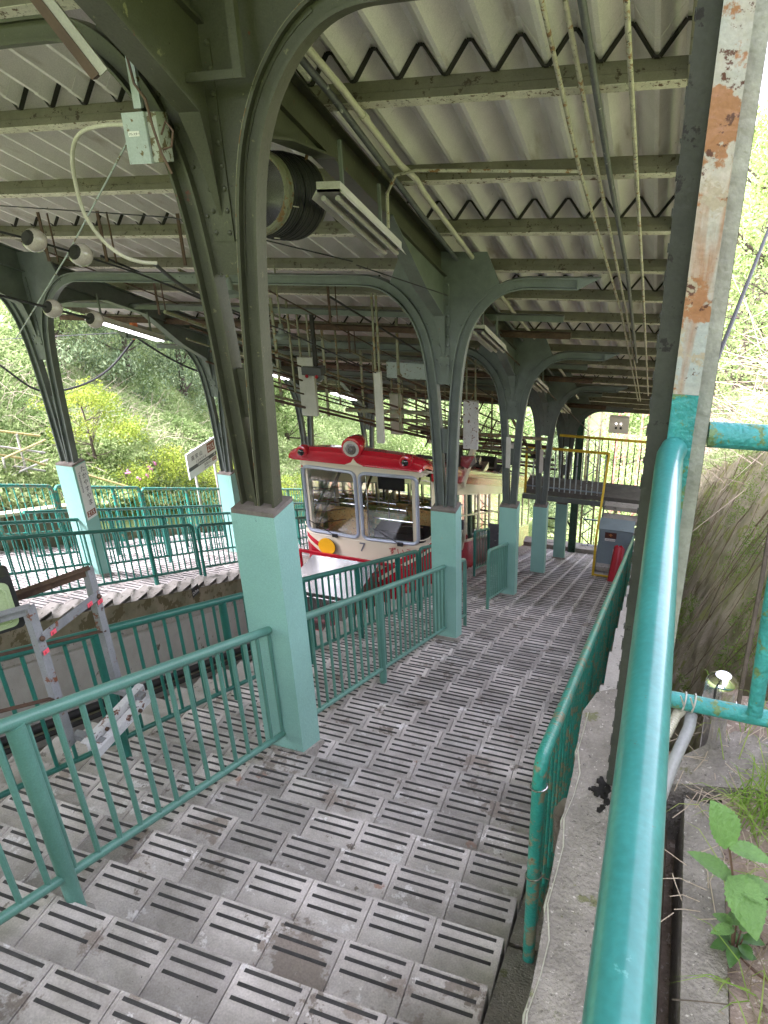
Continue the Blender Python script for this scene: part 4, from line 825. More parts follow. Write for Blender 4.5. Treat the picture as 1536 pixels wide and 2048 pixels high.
b = MB(); b.beam((-2.37, 4.3, 2.1), (-2.33, 4.3, 2.36), .035, .012); b.build('hanging_strap', [M['wood']], t); b = MB(); b.beam((-2.28, 4.62, 1.98), (-2.20, 4.6, 2.18), .02, .01); b.beam((-2.28, 4.62, 1.985), (-2.40, 4.62, 1.985), .02, .012); b.build('hook_strap', [M['wood']], t)
b = MB(); b.box(-2.52, -2.2, 4.15, 4.65, 2.29, 2.31); b.build('support_board', [M['brownsteel']], t)
b = MB()
for k in range(5):
    a = k*1.1+.3; u = ax.cross(Vector((0, 0, 1))).normalized(); w = ax.cross(u); p = c0+ax*(.04+.08*k)+(u*math.cos(a)+w*math.sin(a))*.252; b.tube([p-ax*.02+u*.01, p+ax*.05], .0035, 5)
b.build('binding_wire', [M['cpipe']], t)
# arrester box with its bracket, conduit and slanted lamp
t = thing('arrester_box', 'small pale rusty junction box lettered in katakana by the nearest column', 'junction box', (-2.36, 3.2, 2.1))
b = MB(); b.box(-2.435, -2.315, 3.15, 3.26, 2.105, 2.315); b.build('housing', [M['boxwhite']], t)
b = MB(); b.box(-2.313, -2.262, 3.165, 3.25, 2.108, 2.312); b.build('rusty_side', [mat('rusted_pale_paint', (.42, .45, .38), (.34, .36, .3), 8, .6, spots=[((.12, .09, .04), 16, .56)])], t)
b = MB(); b.box(-2.412, -2.352, 3.1465, 3.1495, 2.218, 2.24); pl2 = b.build('label_plate', [M['signwhite']], t)
text('lettering', 'アレスター', .0125, M['ink'], pl2, (-2.409, 3.146, 2.2235), (1, 0, 0), (0, 0, 1), .0004, sx=.95)
b = MB(); b.box(-2.375, -2.335, 3.17, 3.19, 2.33, 2.56); b.build('bracket', [M['boxwhite']], t)
b = MB(); b.tube([(-2.33, 3.12, 2.55), (-2.30, 3.1, 2.42), (-2.27, 3.12, 2.36), (-2.255, 3.12, 2.25), (-2.23, 3.12, 2.14), (-2.2, 3.13, 2.06)], .006, 6)
b.tube([(-2.23, 3.14, 2.22), (-2.19, 3.13, 2.27), (-2.16, 3.13, 2.23), (-2.18, 3.13, 2.17), (-2.23, 3.14, 2.16)], .005, 6); b.build('loose_wire', [M['brownsteel']], t)
t = thing('slanted_lamp', 'old slanted lamp with brown back hanging above the arrester box', 'lamp', (-2.52, 3.05, 2.55))
b = MB(); p, q = Vector((-2.62, 2.92, 2.80)), Vector((-2.42, 3.02, 2.45)); b.beam(p, q, .055, .04, up=(.3, 0, 1)); b.build('back_box', [M['brownsteel']], t)
b = MB(); d = Vector((.036, .0, .012)); b.beam(p+d, q+d*1.1, .02, .045, up=(.3, 0, 1)); b.build('reflector', [M['white']], t)
pipe('curved_conduit', 'long pale hose looping from the arrester box down to the insulators', cr([(-2.44, 3.2, 2.27), (-2.62, 3.25, 2.275), (-2.80, 3.3, 2.255), (-2.92, 3.35, 2.18), (-2.99, 3.4, 2.05), (-3.02, 3.45, 1.88), (-2.99, 3.5, 1.75), (-2.90, 3.52, 1.66), (-2.80, 3.55, 1.615), (-2.72, 3.6, 1.60)], 5), .0105, M['cpipe'], None, 'hose')
# insulator strings on stay wires
def insul(c, r_, label):
    t = thing('insulator', label, 'insulator', c, 'porcelain insulators on the stay wires')
    c = Vector(c); d = Vector((0, 1, -T)).normalized(); b = MB(); b.tube([c-d*r_*.85, c-d*r_*.6, c-d*r_*.1, c+d*r_*.5, c+d*r_*.8, c+d*r_*.88], r_, 20, rs=[r_*.62, r_*.88, r_, r_*.86, r_*.5, r_*.1]); b.build('bell', [M['porcelain']], t)
    b = MB(); b.tube([c-d*r_*1.1, c-d*r_*.86, c-d*r_*.4], r_*.5, 14, rs=[r_*.45, r_*.66, r_*.6]); b.tube([c+d*r_*.85, c+d*r_*1.25], r_*.2, 8); b.build('cap', [M['dark']], t)
def wire(label, pts, r=.006, m='black', cat='wire', nm='overhead_wire', grp='overhead wires and cables'):
    b = MB(); b.tube(cr(pts, 5) if len(pts) > 3 and 'insulators' not in label else pts, r, 6); return tag(b.build(nm, [M[m]]), label, cat, grp)
w1 = [at_ for at_ in ((-3.55, 3.6, 1.77), (-3.32, 3.98, 1.545))]
insul((-3.43, 3.48, 1.735), .066, 'topmost of the four white insulators, at the left edge'); insul((-3.34, 3.72, 1.625), .068, 'second insulator from the top, under the pale hose')
insul((-3.90, 3.97, 1.245), .062, 'third insulator, in front of the left column plate'); insul((-3.92, 4.36, 1.085), .062, 'lowest of the four insulators, beside the lit lamp')
wire('stay wire carrying the upper two insulators', [(-3.75, 2.9, 1.99), (-3.43, 3.48, 1.735), (-3.34, 3.72, 1.625), (-3.33, 4.2, 1.44), (-3.3, 6, .66), (-3.5, 10.5, -1.35)], .007)
wire('stay wire carrying the lower two insulators', [(-3.9, 3.0, 1.64), (-3.9, 3.97, 1.245), (-3.92, 4.36, 1.085)], .009)
wire('black cable drooping from the hose to the lit lamp', [(-2.75, 3.6, 1.605), (-3.1, 4.3, 1.36), (-3.25, 4.9, 1.10), (-3.4, 5.3, .87), (-3.42, 5.4, .68), (-3.47, 5.45, .55), (-3.55, 5.45, .47), (-3.62, 5.4, .49)], .011)
wire('thin wire crossing the roof from the upper left to the nearest column', [(-5.5, 5.1, 1.83), (-3.5, 4.9, 1.72), (-2.1, 4.9, 1.42)], .005)
wire('thin wire going on from the nearest column to the second one', [(-2.2, 5.2, 1.35), (-1.9, 6.5, .9)], .005)
wire('galvanised stay rod slanting down from the roof at the upper left', [(-2.48, 3.5, 2.42), (-3.9, 4.2, 1.55), (-5.4, 5.0, .75)], .0055, 'boxwhite')
wire('black cable sagging from the orange clip to the left', [(-9.3, 11.3, -.9), (-9.55, 10.7, -1.35), (-9.9, 10.2, -1.55), (-10.2, 9.6, -1.45), (-10.4, 9.1, -.85)], .02)
wire('black cable sagging from the orange clip to the right', [(-9.3, 11.3, -.9), (-8.9, 11.7, -1.4), (-8.5, 12.1, -1.75), (-8.1, 12.4, -1.75), (-7.8, 12.8, -1.45), (-7.6, 13.0, -1.1)], .02)
wire('black cable hanging at the left edge behind the left column', [(-10.4, 9.1, -.85), (-10.7, 8.8, -1.3), (-11.2, 8.4, -1.5), (-11.8, 8.0, -1.2)], .02)
b = MB(); b.beam((-9.3, 11.3, -.62), (-9.3, 11.3, -.92), .06, .14); tag(b.build('cable_clip', [mat('orange_clip', (.6, .16, .05))]), 'orange clip holding the sagging black cables at the roof edge', 'clip')
wire('thin horizontal wire through the treetops at the left', [(-13, 9.5, -.75), (-9.3, 11.3, -.8)], .008)
# trough-like pipe bundle above the track
tr = thing('pipe_rack', 'rusty rack of parallel sloping pipes hanging above the track', 'pipe rack', (-5, 8, 0))
hs_ = [3.62, 3.50, 3.40, 3.30, 3.20, 3.10, 2.99, 2.90]
for i, hh in enumerate(hs_):
    for xx, m_ in ((-5.0, 'rustmetal' if i % 3 else 'edge'),):
        dx = .18*(i % 2)
        b = MB(); b.tube([S_(xx+dx, 6.6+.15*i, hh+.01), S_(xx+dx, 20, hh-.01)], .012 if i not in (6, 7, 0) else .020, 7); b.build('sloping_pipe', [M['edge'] if i in (0, 2, 6) else M['rustmetal']], tr)
for k in range(9):
    y = 7.4+k*1.45; b = MB(); b.beam(S_(-5.0, y, 2.88), S_(-5.0, y, 4.36), .04, .018, up=(0, 1, 0)); b.beam(S_(-4.80, y+.05, 3.1), S_(-4.80, y+.05, 4.36), .02, .03, up=(0, 1, 0)); b.build('rack_hanger', [M['edge']], tr)
tr2 = thing('pipe_rack', 'second darker pipe rack farther over the track beyond the second column', 'pipe rack', (-3.6, 12, 0))
for i, hh in enumerate([3.5, 3.3, 3.1, 2.9, 2.75]):
    b = MB(); b.tube([S_(-3.5-.12*i, 9.5, hh), S_(-3.5-.12*i, 20, hh)], .016, 7); b.build('sloping_pipe', [M['rustmetal']], tr2)
for k in range(7): y = 9.8+k*1.5; b = MB(); b.beam(S_(-3.6, y, 2.72), S_(-3.6, y, 4.36), .035, .03, up=(0, 1, 0)); b.beam(S_(-4.6, y+.3, 3.0), S_(-3.2, y+.3, 3.05), .05, .05); b.build('rack_hanger', [M['edge']], tr2)
boards = [(-4.75, 9.2, 2.80, .24, .85, 'large white hanging board above the left of the car roof'), (-4.7, 12.6, 2.8, .24, .8, 'white hanging board over the middle of the car roof'), (-3.4, 8.5, 2.45, .09, .95, 'narrow white box clamped left of the second column'),
          (-3.0, 11.6, 2.6, .25, .85, 'rust streaked white board between the second and third columns'), (-4.9, 15.5, 2.8, .3, .8, 'small distant white board over the track')]
for (x, y, hh, w, hgt, lb) in boards:
    t = thing('hanging_board', lb, 'board', S_(x, y, hh), 'white boards hanging under the canopy'); b = MB(); b.box(x-w/2, x+w/2, y-.03, y+.03, S_(x, y, hh).z, S_(x, y, hh+hgt).z)
    b.build('panel', [M['whiterust'] if 'rust' in lb else M['white']], t); b = MB()
    for sx in (-.3, .3): b.beam(S_(x+sx*w, y, hh+hgt), S_(x+sx*w, y, 4.36), .025, .02, up=(0, 1, 0))
    b.build('strap', [M['edge']], t)
t = thing('signal_box', 'dark signal box with two red lamps hanging over the track', 'signal', (-5.0, 9.3, -1.2))
z = S_(0, 9.2, 3.42).z; b = MB(); b.box(-4.78, -4.48, 9.1, 9.25, z, z+.11); b.build('housing', [M['inkgrey']], t); b = MB(); b.beam((-4.6, 9.2, z+.11), (-4.6, 9.2, z+.9), .05, .04); b.build('arm', [M['dark']], t)
for xx in (-4.70, -4.55): b = MB(); b.sphere((xx, 9.09, z-.01), .025, 10, 6); b.build('red_lamp', [M['redrail']], t)
# long grey fixture under the roof, twin bells, hangers
b = MB(); z = S_(0, 11.2, 3.72).z; b.box(-4.3, -3.55, 11.15, 11.3, z, z+.26); tag(b.build('ceiling_cabinet', [M['boxwhite']]), 'long pale cabinet fixed flat under the roof left of the second column', 'cabinet')
for (x, y, hh, lb) in ((-3.55, 5.6, 3.55, 'bell shaped fitting hanging over the pit near the nearest column'), (-4.2, 7.6, 3.6, 'second bell shaped fitting farther over the pit'), (-2.6, 15.8, 2.7, 'small black bell hanging before the landing')):
    t = thing('bell_fitting', lb, 'fitting', S_(x, y, hh)); p = S_(x, y, hh); b = MB(); b.tube([p, p+Vector((0, 0, .03)), p+Vector((0, 0, .06)), p+Vector((0, 0, .16))], .05, 14, rs=[.085, .08, .04, .025]); b.build('bell', [M['dark'] if x > -3 else M['greyteal']], t)
    b = MB(); b.tube([p+Vector((0, 0, .16)), S_(x, y, 4.4)], .010, 6); b.build('rod', [M['edge']], t)
for k, (x, y) in enumerate(((-5.8, 6.0), (-5.1, 6.0), (-4.3, 6.1), (-6.3, 8.2), (-5.6, 8.2), (-3.9, 8.3), (-4.6, 10.4), (-3.3, 12.0))):
    b = MB(); b.beam(S_(x, y, 3.95), S_(x, y, 4.40), .03, .012); b.beam(S_(x+.08, y+.03, 3.95), S_(x+.08, y+.03, 4.40), .012, .012)
    tag(b.build('purlin_hanger', [M['rustmetal']]), ['rusty strap pair under the roof behind the upper left insulators', 'rusty strap pair left of the nearest column top', 'rusty strap pair behind the nearest column', 'rusty strap pair far left under the second beam', 'rusty strap pair above the lit lamp', 'rusty strap pair right of the nearest column', 'rusty strap pair above the signal box', 'rusty strap pair over the car roof'][k], 'hanger', 'rusty straps hanging from the purlins')
# cross pipes between frames (deeper under the roof)
for k, (y, hh, m_) in enumerate(((8.9, 4.25, 'greyteal'), (9.6, 4.2, 'rustmetal'), (11.9, 4.2, 'greyteal'), (13.0, 4.15, 'rustmetal'), (15.2, 4.2, 'greyteal'), (16.6, 4.1, 'rustmetal'))):
    z = S_(0, y, hh).z; b = MB(); b.box(-9.3, -1.2, y-.05, y+.05, z-.07, z+.0); tag(b.build('cross_beam', [M[m_]]), ['grey beam crossing under the roof beyond the second column', 'rusty beam just past the grey one', 'grey beam beyond the third column', 'rusty beam beyond the third column', 'grey beam before the last columns', 'farthest rusty cross beam'][k], 'beam', 'cross beams under the canopy')
for k in range(7):
    x = -6.6+k*.75; b = MB(); b.tube([S_(x, 6.5+.3*k, 4.3-.05*k), S_(x+.35, 19, 4.15-.08*k)], .009+.004*(k % 3), 6); tag(b.build('sloping_cable', [M[('rustmetal', 'black', 'edge')[k % 3]]]), ('leftmost', 'second from the left', 'third from the left', 'middle', 'third from the right', 'second from the right', 'rightmost')[k]+' of the thin cables running down under the roof over the track', 'cable', 'thin cables running down under the roof')
# catenary clutter beyond the car
for k in range(6):
    y = 13.5+k*1.1; x = -3.2-.1*k; z = S_(0, y, 3.0-.1*k).z
    b = MB(); b.beam((x-1.6, y, z+.1*(k % 2)), (x+1.2, y, z), .05, .05); b.beam((x-.6, y, z), (x-.2, y, z+.9), .03, .03); b.beam((x+.7, y, z), (x+.2, y+.2, z+.8), .03, .03)
    tag(b.build('wire_bracket', [M['rustmetal'] if k % 2 else M['edge']]), ('nearest', 'second nearest', 'third nearest', 'third farthest', 'second farthest', 'farthest')[k]+' bracket arm among the wires beyond the cable car roof', 'bracket', 'bracket arms beyond the cable car')
t = thing('beacon', 'orange warning beacon between the third and fourth columns', 'beacon', (-2.7, 13, -3))
z = S_(0, 12.9, 2.62).z; b = MB(); b.tube([(-2.62, 12.9, z), (-2.40, 12.9, z)], .07, 14); b.build('lens', [M['orange_lamp']], t); b = MB(); b.box(-2.6, -2.42, 12.85, 12.95, z+.07, z+.2); b.build('bracket', [M['white']], t)
for k, (y, lb) in enumerate(((10.56, 'small white plate in the fork of the third column'), (13.8, 'small white plate in the fork of the fourth column'))):
    z = S_(0, y, 2.35).z; b = MB(); b.box(-2.15, -2.08, y-.13, y-.12, z, z+.5); tag(b.build('fork_plate', [M['white']]), lb, 'plate')

# ================================================================== SIGNS
X = -9.7; y0, y1 = 12.67, 13.81; zt_, zb_ = -3.835, -4.44
t = thing('name_board', 'white station name board for Takayasuyama on two posts behind the railing', 'sign', (X, 13.2, -5.8))
b = MB(); b.box(X-.03, X, y0, y1, zb_, zt_); pn = b.build('panel', [M['signwhite']], t)
hgt = zt_-zb_; P_ = lambda a, c: (X+.003, y0+a*(y1-y0), zb_+c*hgt)
def rect(nm, a0, a1, c0, c1, m_, off=.003): b = MB(); b.box(X+.0005, X+off, y0+a0*(y1-y0), y0+a1*(y1-y0), zb_+c0*hgt, zb_+c1*hgt); return b.build(nm, [m_], pn)
rect('name_band', 0.005, .995, .30, .44, M['inkgrey']); rect('code_patch', .70, .97, .55, .92, M['brown']); rect('next_code_patch', .82, .97, .13, .27, M['brown'])
Y_, Z_ = (0, 1, 0), (0, 0, 1)
def st(nm, s_, size, a, c, m_, sx=1.): return text(nm, s_, size, m_, pn, (X+.0045, y0+a*(y1-y0), zb_+c*hgt), Y_, Z_, .0006, sx=sx)
st('station_name', '高 安 山', .125, .13, .66, M['ink']); st('code', 'Z15', .185, .715, .62, M['signwhite'], .85); st('kana_name', 'た か や す や ま', .062, .27, .485, M['ink'], .9)
st('roman_name', 'Takayasuyama', .088, .30, .335, M['signwhite'], .9); st('arrow', '→', .12, .86, .315, M['signwhite']); st('next_station', '信貴山口', .075, .52, .165, M['ink']); st('next_code', 'Z14', .075, .835, .16, M['signwhite']); st('next_roman', 'Shigisanguchi', .036, .52, .075, M['ink'])
for yy in (y0+.28, y1-.08): b = MB(); b.tube([(X-.05, yy, zt_+.0), (X-.05, yy, zb_-1.5)], .03, 8); b.build('sign_post', [M['white']], t)
# vertical name plate on the left column
yc, zc = 7.08, hz(0, 7.08).z; t = thing('name_plate', 'white vertical name plate with hiragana on the left teal column', 'sign', (-7.15, 7.08, zc+1.2))
b = MB(); b.box(-7.1545, -7.1505, yc-.085, yc+.105, zc+.90, zc+1.69); pn = b.build('panel', [M['signwhite']], t)
for k, ch in enumerate('たかやすやま'): text('kana', ch, .092, M['ink'], pn, (-7.1495, yc-.005, zc+1.585-k*.098), Y_, Z_, .0005)
for k, ch in enumerate('Takayasuyama'): pass
text('roman_name', 'Takayasuyama', .052, M['ink'], pn, (-7.1495, yc-.055, zc+1.60), (0, 0, -1), (0, 1, 0), .0005)
b = MB(); b.box(-7.1502, -7.149, yc-.07, yc+.09, zc+.935, zc+1.02); b.build('code_patch', [M['brown']], pn); text('code', 'Z15', .082, M['signwhite'], pn, (-7.1485, yc-.06, zc+.95), Y_, Z_, .0005, sx=.95)
# black step number plate on the saw-tooth edge
z = hz(0, 7.55).z; t = thing('step_plate', 'small black plate with white marks on the stepped pit edge', 'plate', (-5.98, 7.5, z)); b = MB(); b.box(-5.9845, -5.979, 7.40, 7.56, z-.18, z-.03); p_ = b.build('panel', [M['ink']], t)
text('marks', 'D3m', .07, M['signwhite'], p_, (-5.978, 7.405, z-.14), Y_, Z_, .0005)

# ================================================================== WHITE RUSTY RACK WITH PANEL LAMP (left foreground)
t = thing('signal_stand', 'rusty white angle-iron stand clamped behind the nearest railing', 'stand', (-2.45, 2.1, -.3))
A1, A2 = Vector((-2.45, 1.965, .43)), Vector((-2.45, 2.335, .41)); B1, B2 = Vector((-2.45, 1.97, -.36)), Vector((-2.45, 2.30, -.35))
def ang(b, p, q, w, upv_): b.beam(p, q, w, .007, 0, up=upv_); p = Vector(p); q = Vector(q); u = Vector((-.02, 0, 0)); b.beam(p+u, q+u, .007, w, 0, up=upv_)
for nm_, p, q, w in (('upright_angle', A1, B1, .042), ('upright_angle', A2, Vector((-2.45, 2.325, -.31)), .040)):
    b = MB(); b.box(p.x-.003, p.x+.003, p.y-w/2, p.y+w/2, q.z, p.z); b.box(p.x-.035, p.x-.0035, p.y-w/2, p.y-w/2+.005, q.z, p.z); b.build(nm_, [M['greyrust']], t)
b = MB(); b.beam(A1+Vector((.006, .01, -.17)), A2+Vector((.006, 0, -.155+.0)), .006, .045, up=(0, 0, 1)); b.build('cross_angle', [M['greyrust']], t)
for p, q, nm_ in ((A2+Vector((0, 0, 0)), Vector((-2.75, 1.98, .37)), 'top_angle'), (A1, Vector((-2.75, 1.65, .42)), 'top_angle')):
    b = MB(); b.beam(p, q, .04, .006, up=(0, 0, 1)); b.beam(p+Vector((0, 0, -.02)), q+Vector((0, 0, -.02)), .006, .04, up=(0, 0, 1)); b.build(nm_, [M['rustmetal'] if nm_ == 'top_angle' and p is not A1 else M['greyrust']], t)
for p, q in ((A2+Vector((0, 0, -.36)), Vector((-2.75, 1.9, .13))), (A1+Vector((0, 0, -.5)), Vector((-2.8, 1.5, .02)))): b = MB(); b.beam(p, q, .022, .006); b.build('stay_bar', [M['rustmetal']], t)
for dx, dz in ((0, 0), (-.05, .03)):
    b = MB(); p, q = Vector((-2.27+dx, 1.93, -.34+dz)), Vector((-2.27+dx, 2.36, -.33+dz)); b.beam(p, q, .006, .042); b.beam(p+Vector((-.018, 0, .02)), q+Vector((-.018, 0, .02)), .036, .006)
    for f_ in (.3, .72): c = p.lerp(q, f_); b.tube([c+Vector((.0, 0, 0)), c+Vector((.016, 0, 0))], .0105, 6, 1)
    b.build('clamp_bar', [M['whiterust'], M['rustmetal']], t)
for pq in (((-2.28, 2.0, -.33), (-2.46, 2.0, -.33)), ((-2.28, 2.30, -.30), (-2.46, 2.30, -.29))): b = MB(); b.beam(*pq, .04, .03); b.build('clamp_arm', [M['greyrust']], t)
for k, (p, an) in enumerate(((A2+Vector((.012, .0, -.16)), 0), (A1+Vector((.012, .0, -.17)), 0))):
    b = MB(); b.sphere(p, .013, 8, 5); b.build('bolt', [M['rustmetal']], t)
for (yy, zz, ch) in ((2.27, .245, '日'), (2.335, .22, '日'), (2.03, .25, '8'), (1.965, .19, '8')):
    b = MB(); b.box(-2.4395, -2.437, yy-.016, yy+.016, zz-.011, zz+.011); k_ = b.build('pink_tag', [M['pink']], t); text('mark', ch, .019, M['redink'], k_, (-2.4365, yy-.010, zz-.010), Y_, Z_, .0004)
t = thing('panel_lamp', 'square pale green panel lamp in a black housing at the left edge', 'lamp', (-2.9, 1.9, .3))
b = MB(); cc = Vector((-2.66, 1.84, .42)); n_ = Vector((.80, -.6, .12)).normalized(); ux = n_.cross(Vector((0, 0, 1))).normalized(); uz = ux.cross(n_)
def rp(a, c, d): return cc+ux*a+uz*c+n_*d
rr = rrect(-.17, .17, -.105, .105, .03); b.prism([rp(a, c, 0) for a, c in rr], n_*.012); fc = b.build('green_pane', [M['palegreen']], t)
b = MB(); b.prism([rp(a, c, -.16) for a, c in rrect(-.19, .19, -.125, .125, .02)], n_*.158); b.build('housing', [M['black']], t)
b = MB(); q = [rp(a, c, .013) for a, c in rrect(-.15, .15, -.088, .088, .03)]; b.tube(q+[q[0]], .006, 6); q = [rp(a, c, .013) for a, c in rrect(-.08, .08, -.08, .08, .04)]; b.tube(q+[q[0]], .004, 6); b.build('rim', [M['palegreen']], t)
b = MB(); b.tube([(-2.52, 1.42, -.78), (-2.55, 1.40, .12), (-2.58, 1.38, .2)], .021, 10); tag(b.build('cream_pole', [M['cpipe']]), 'cream pole standing behind the nearest railing at the left edge', 'pole')

# ================================================================== LANDING, STAIRS, CABINET AT THE LOWER END
lz = -5.33; t = thing('stair_landing', 'raised concrete landing with open steps at the lower platform end', 'landing', (-1.4, 16.5, lz))
b = MB(); b.box(-2.85, .0, 16.0, 16.8, lz-.12, lz); b.build('slab', [mat('dark_concrete', (.13, .12, .1), (.07, .065, .055), 4, .9)], t)  # slab in a darker concrete than the steps
b = MB(); b.box(-2.87, .02, 15.96, 15.995, lz-.24, lz-.12); b.build('edge_beam', [M['greyteal']], t)
for k in range(7):
    b = MB(); z = lz-.06-k*.20; y = 15.93-k*.20; b.box(-.98, -.02, y-.26, y, z-.10, z); b.build('step', [M['conc']], t)
b = MB(); b.beam((-1.0, 15.95, lz-.1), (-1.0, 14.6, lz-1.45), .03, .2); b.build('stringer', [M['greyteal']], t)
r_ = thing('landing_railing', 'yellow topped grey railing around the landing and down its stairs', 'railing', (-2, 16, lz))
b = MB(); b.beam((-2.82, 16.02, lz-.1), (-2.82, 16.02, lz+1.05), .05, .05); b.beam((-2.82, 16.02, lz+1.05), (-1.0, 16.02, lz+1.05), .045, .05); b.beam((-1.0, 16.02, lz+1.05), (-1.02, 14.62, lz-1.3+1.0), .045, .05); b.beam((-1.02, 14.62, lz-.3), (-1.02, 14.60, hz(0, 14.6).z), .05, .05); b.build('yellow_rail', [M['yellow']], r_)
for k in range(14): b = MB(); x = -2.65+k*.122; b.beam((x, 16.02, lz), (x, 16.02, lz+1.03), .026, .026); b.build('baluster', [M['boxwhite']], r_)
b = MB(); b.beam((-2.8, 16.02, lz+.08), (-1.05, 16.02, lz+.08), .02, .03); b.build('bottom_rail', [M['greybox']], r_)
b = MB(); b.beam((-2.2, 16.78, lz+1.1), (.0, 16.78, lz+1.1), .04, .05); b.build('yellow_rail', [M['yellow']], r_)
for k in range(15): b = MB(); x = -2.1+k*.145; b.beam((x, 16.78, lz), (x, 16.78, lz+1.08), .022, .022); b.build('baluster', [M['dark']], r_)
zf = hz(0, 14.9).z
t = thing('electric_cabinet', 'grey electric cabinet with a brown notice beside the yellow rail', 'cabinet', (-.66, 14.95, zf)); b = MB(); b.box(-.99, -.30, 14.85, 15.35, zf+.28, zf+1.16); b.build('housing', [M['greybox']], t)
b = MB(); b.box(-1.01, -.28, 14.83, 15.37, zf+1.16, zf+1.18); b.build('lid', [M['greybox']], t)
b = MB(); b.box(-.97, -.32, 14.838, 14.848, zf+.30, zf+.87); b.build('lower_door', [M['greybox']], t); b = MB(); b.box(-.97, -.32, 14.838, 14.848, zf+.885, zf+1.14); b.build('upper_door', [M['greybox']], t)
b = MB(); b.box(-1.02, -.28, 14.60, 15.40, zf-.2, zf+.18); b.build('plinth', [M['conc']], t)
b = MB(); b.box(-1.03, -.45, 14.585, 14.598, zf+.14, zf+.182); b.build('yellow_edge', [M['yellow']], t)
b = MB(); b.box(-.86, -.62, 14.832, 14.836, zf+.97, zf+1.11); nt_ = b.build('brown_notice', [mat('dark_brown_notice', (.07, .018, .012), (.06, .016, .01))], t)
b = MB(); b.prism([(-.74, 14.831, zf+1.015), (-.695, 14.831, zf+1.05), (-.74, 14.831, zf+1.085), (-.785, 14.831, zf+1.05)], (0, .0008, 0)); b.build('diamond', [M['orange']], nt_); text('characters', '危険', .034, M['ink'], nt_, (-.775, 14.8295, zf+1.037), (1, 0, 0), Z_, .0003)
b = MB(); b.box(-.855, -.64, 14.832, 14.836, zf+.905, zf+.96); n2_ = b.build('white_label', [M['signwhite']], t); text('characters', '2 特別高圧注意', .03, M['ink'], n2_, (-.85, 14.831, zf+.92), (1, 0, 0), Z_, .0003)
b = MB(); b.box(-.665, -.585, 14.832, 14.8365, zf+.58, zf+.72); n3_ = b.build('paper_label', [M['signwhite']], t); text('characters', '注意', .05, M['inkgrey'], n3_, (-.66, 14.8312, zf+.63), (1, 0, 0), Z_, .0003, sx=.7)
t = thing('red_barrier', 'two folded red plastic barriers leaning by the cabinet', 'barrier', (-.55, 14.2, hz(0, 14.2).z))
for k, x in enumerate((-.66, -.58)):
    z = hz(0, 14.2).z; b = MB(); b.prism([(x-.0, 14.1, z), (x+.10, 14.05, z), (x+.17, 14.42, z+.66), (x+.12, 14.44, z+.70), (x+.06, 14.44, z+.66)], (-.03, .06, 0)); b.build('red_panel', [M['redrail']], t)
b = MB(); z = S_(0, 16.3, 3.55).z-.02; bx_ = thing('control_box', 'cream control box with two small lamps hanging over the landing', 'control box', (-.75, 16.2, z)); b.box(-1.07, -.66, 16.1, 16.25, z, z+.36); b.build('housing', [M['cream']], bx_)
for x, zz, m_ in ((-.92, .22, 'tube_lit'), (-.82, .22, 'tube_lit')): b = MB(); b.sphere((x, 16.098, z+zz), .013, 8, 5); b.build('lamp', [M[m_]], bx_)
for x in (-.94, -.84): b = MB(); b.box(x, x+.045, 16.09, 16.099, z+.10, z+.15); b.build('switch', [M['dark']], bx_)
# end posts, lattice mast, rear railing, red masts and pit machinery
b = MB(); z = hz(0, 19.2).z; b.sweep(I_prof(.2, .2), [(-2.0, 19.3, z-.2), (-2.0, 19.3, z+4)], (0, 1, 0)); tag(b.build('steel_post', [mat('dark_green_steel', (.05, .13, .085), (.03, .08, .05), 5, .5, spots=[((.03, .03, .02), 14, .62)])]), 'dark green riveted steel post at the lower platform end', 'post')
t = thing('lattice_mast', 'rusty pale lattice mast beyond the platform end', 'mast', (-1.9, 22, -10))
for dx in (0, .35): b = MB(); b.beam((-2.0+dx, 21.5, -10.6), (-2.0+dx, 21.5, -4), .06, .06); b.build('mast_leg', [M['edge']], t)
b = MB()
for k in range(18): b.beam((-2.0, 21.5, -10.3+k*.33), (-1.65, 21.5, -10.3+(k+1)*.33), .03, .03) if k % 2 else b.beam((-1.65, 21.5, -10.3+k*.33), (-2.0, 21.5, -10.3+(k+1)*.33), .03, .03)
b.build('lacing', [M['edge']], t)
t = thing('end_railing', 'thin grey railing closing the lower end of the platform', 'railing', (-1.4, 19.6, -8.8)); z = -8.72
for zz in (.1, .95): b = MB(); b.beam((-1.75, 19.6, z+zz), (-.3, 19.6, z+zz), .03, .04); b.build('rail', [M['greybox']], t)
for k in range(10): b = MB(); x = -1.75+k*.16; b.beam((x, 19.6, z), (x, 19.6, z+.95), .02, .02); b.build('baluster', [M['greybox']], t)
t = thing('wheel_guard', 'black curved pipe guard seen between the last columns', 'guard', (-2.9, 19.4, -8.9)); z = -8.75
for x in (-3.05, -2.1): b = MB(); b.tube([(x, 19.5, z), (x, 19.5, z+.75), (x+.06, 19.5, z+.88), (x+.2, 19.5, z+.93), (x+.5, 19.5, z+.93)] if x < -2.5 else [(x, 19.5, z), (x, 19.5, z+.72), (x-.08, 19.5, z+.88), (x-.25, 19.5, z+.93), (x-.45, 19.5, z+.93)], .03, 8); b.build('curved_pipe', [M['dark']], t)
b = MB()
for k in range(4): b.tube([(-3.0, 19.5, z+.15+k*.17), (-2.12, 19.5, z+.12+k*.17)], .012, 6)
b.build('cross_bars', [M['dark']], t)
b = MB(); b.box(-3.28, -2.9, 14.25, 14.3, hz(0, 14.2).z-.1, hz(0, 14.2).z+.95); tag(b.build('corrugated_screen', [M['gpipe']]), 'dark grey ribbed screen left of the fourth column', 'screen')
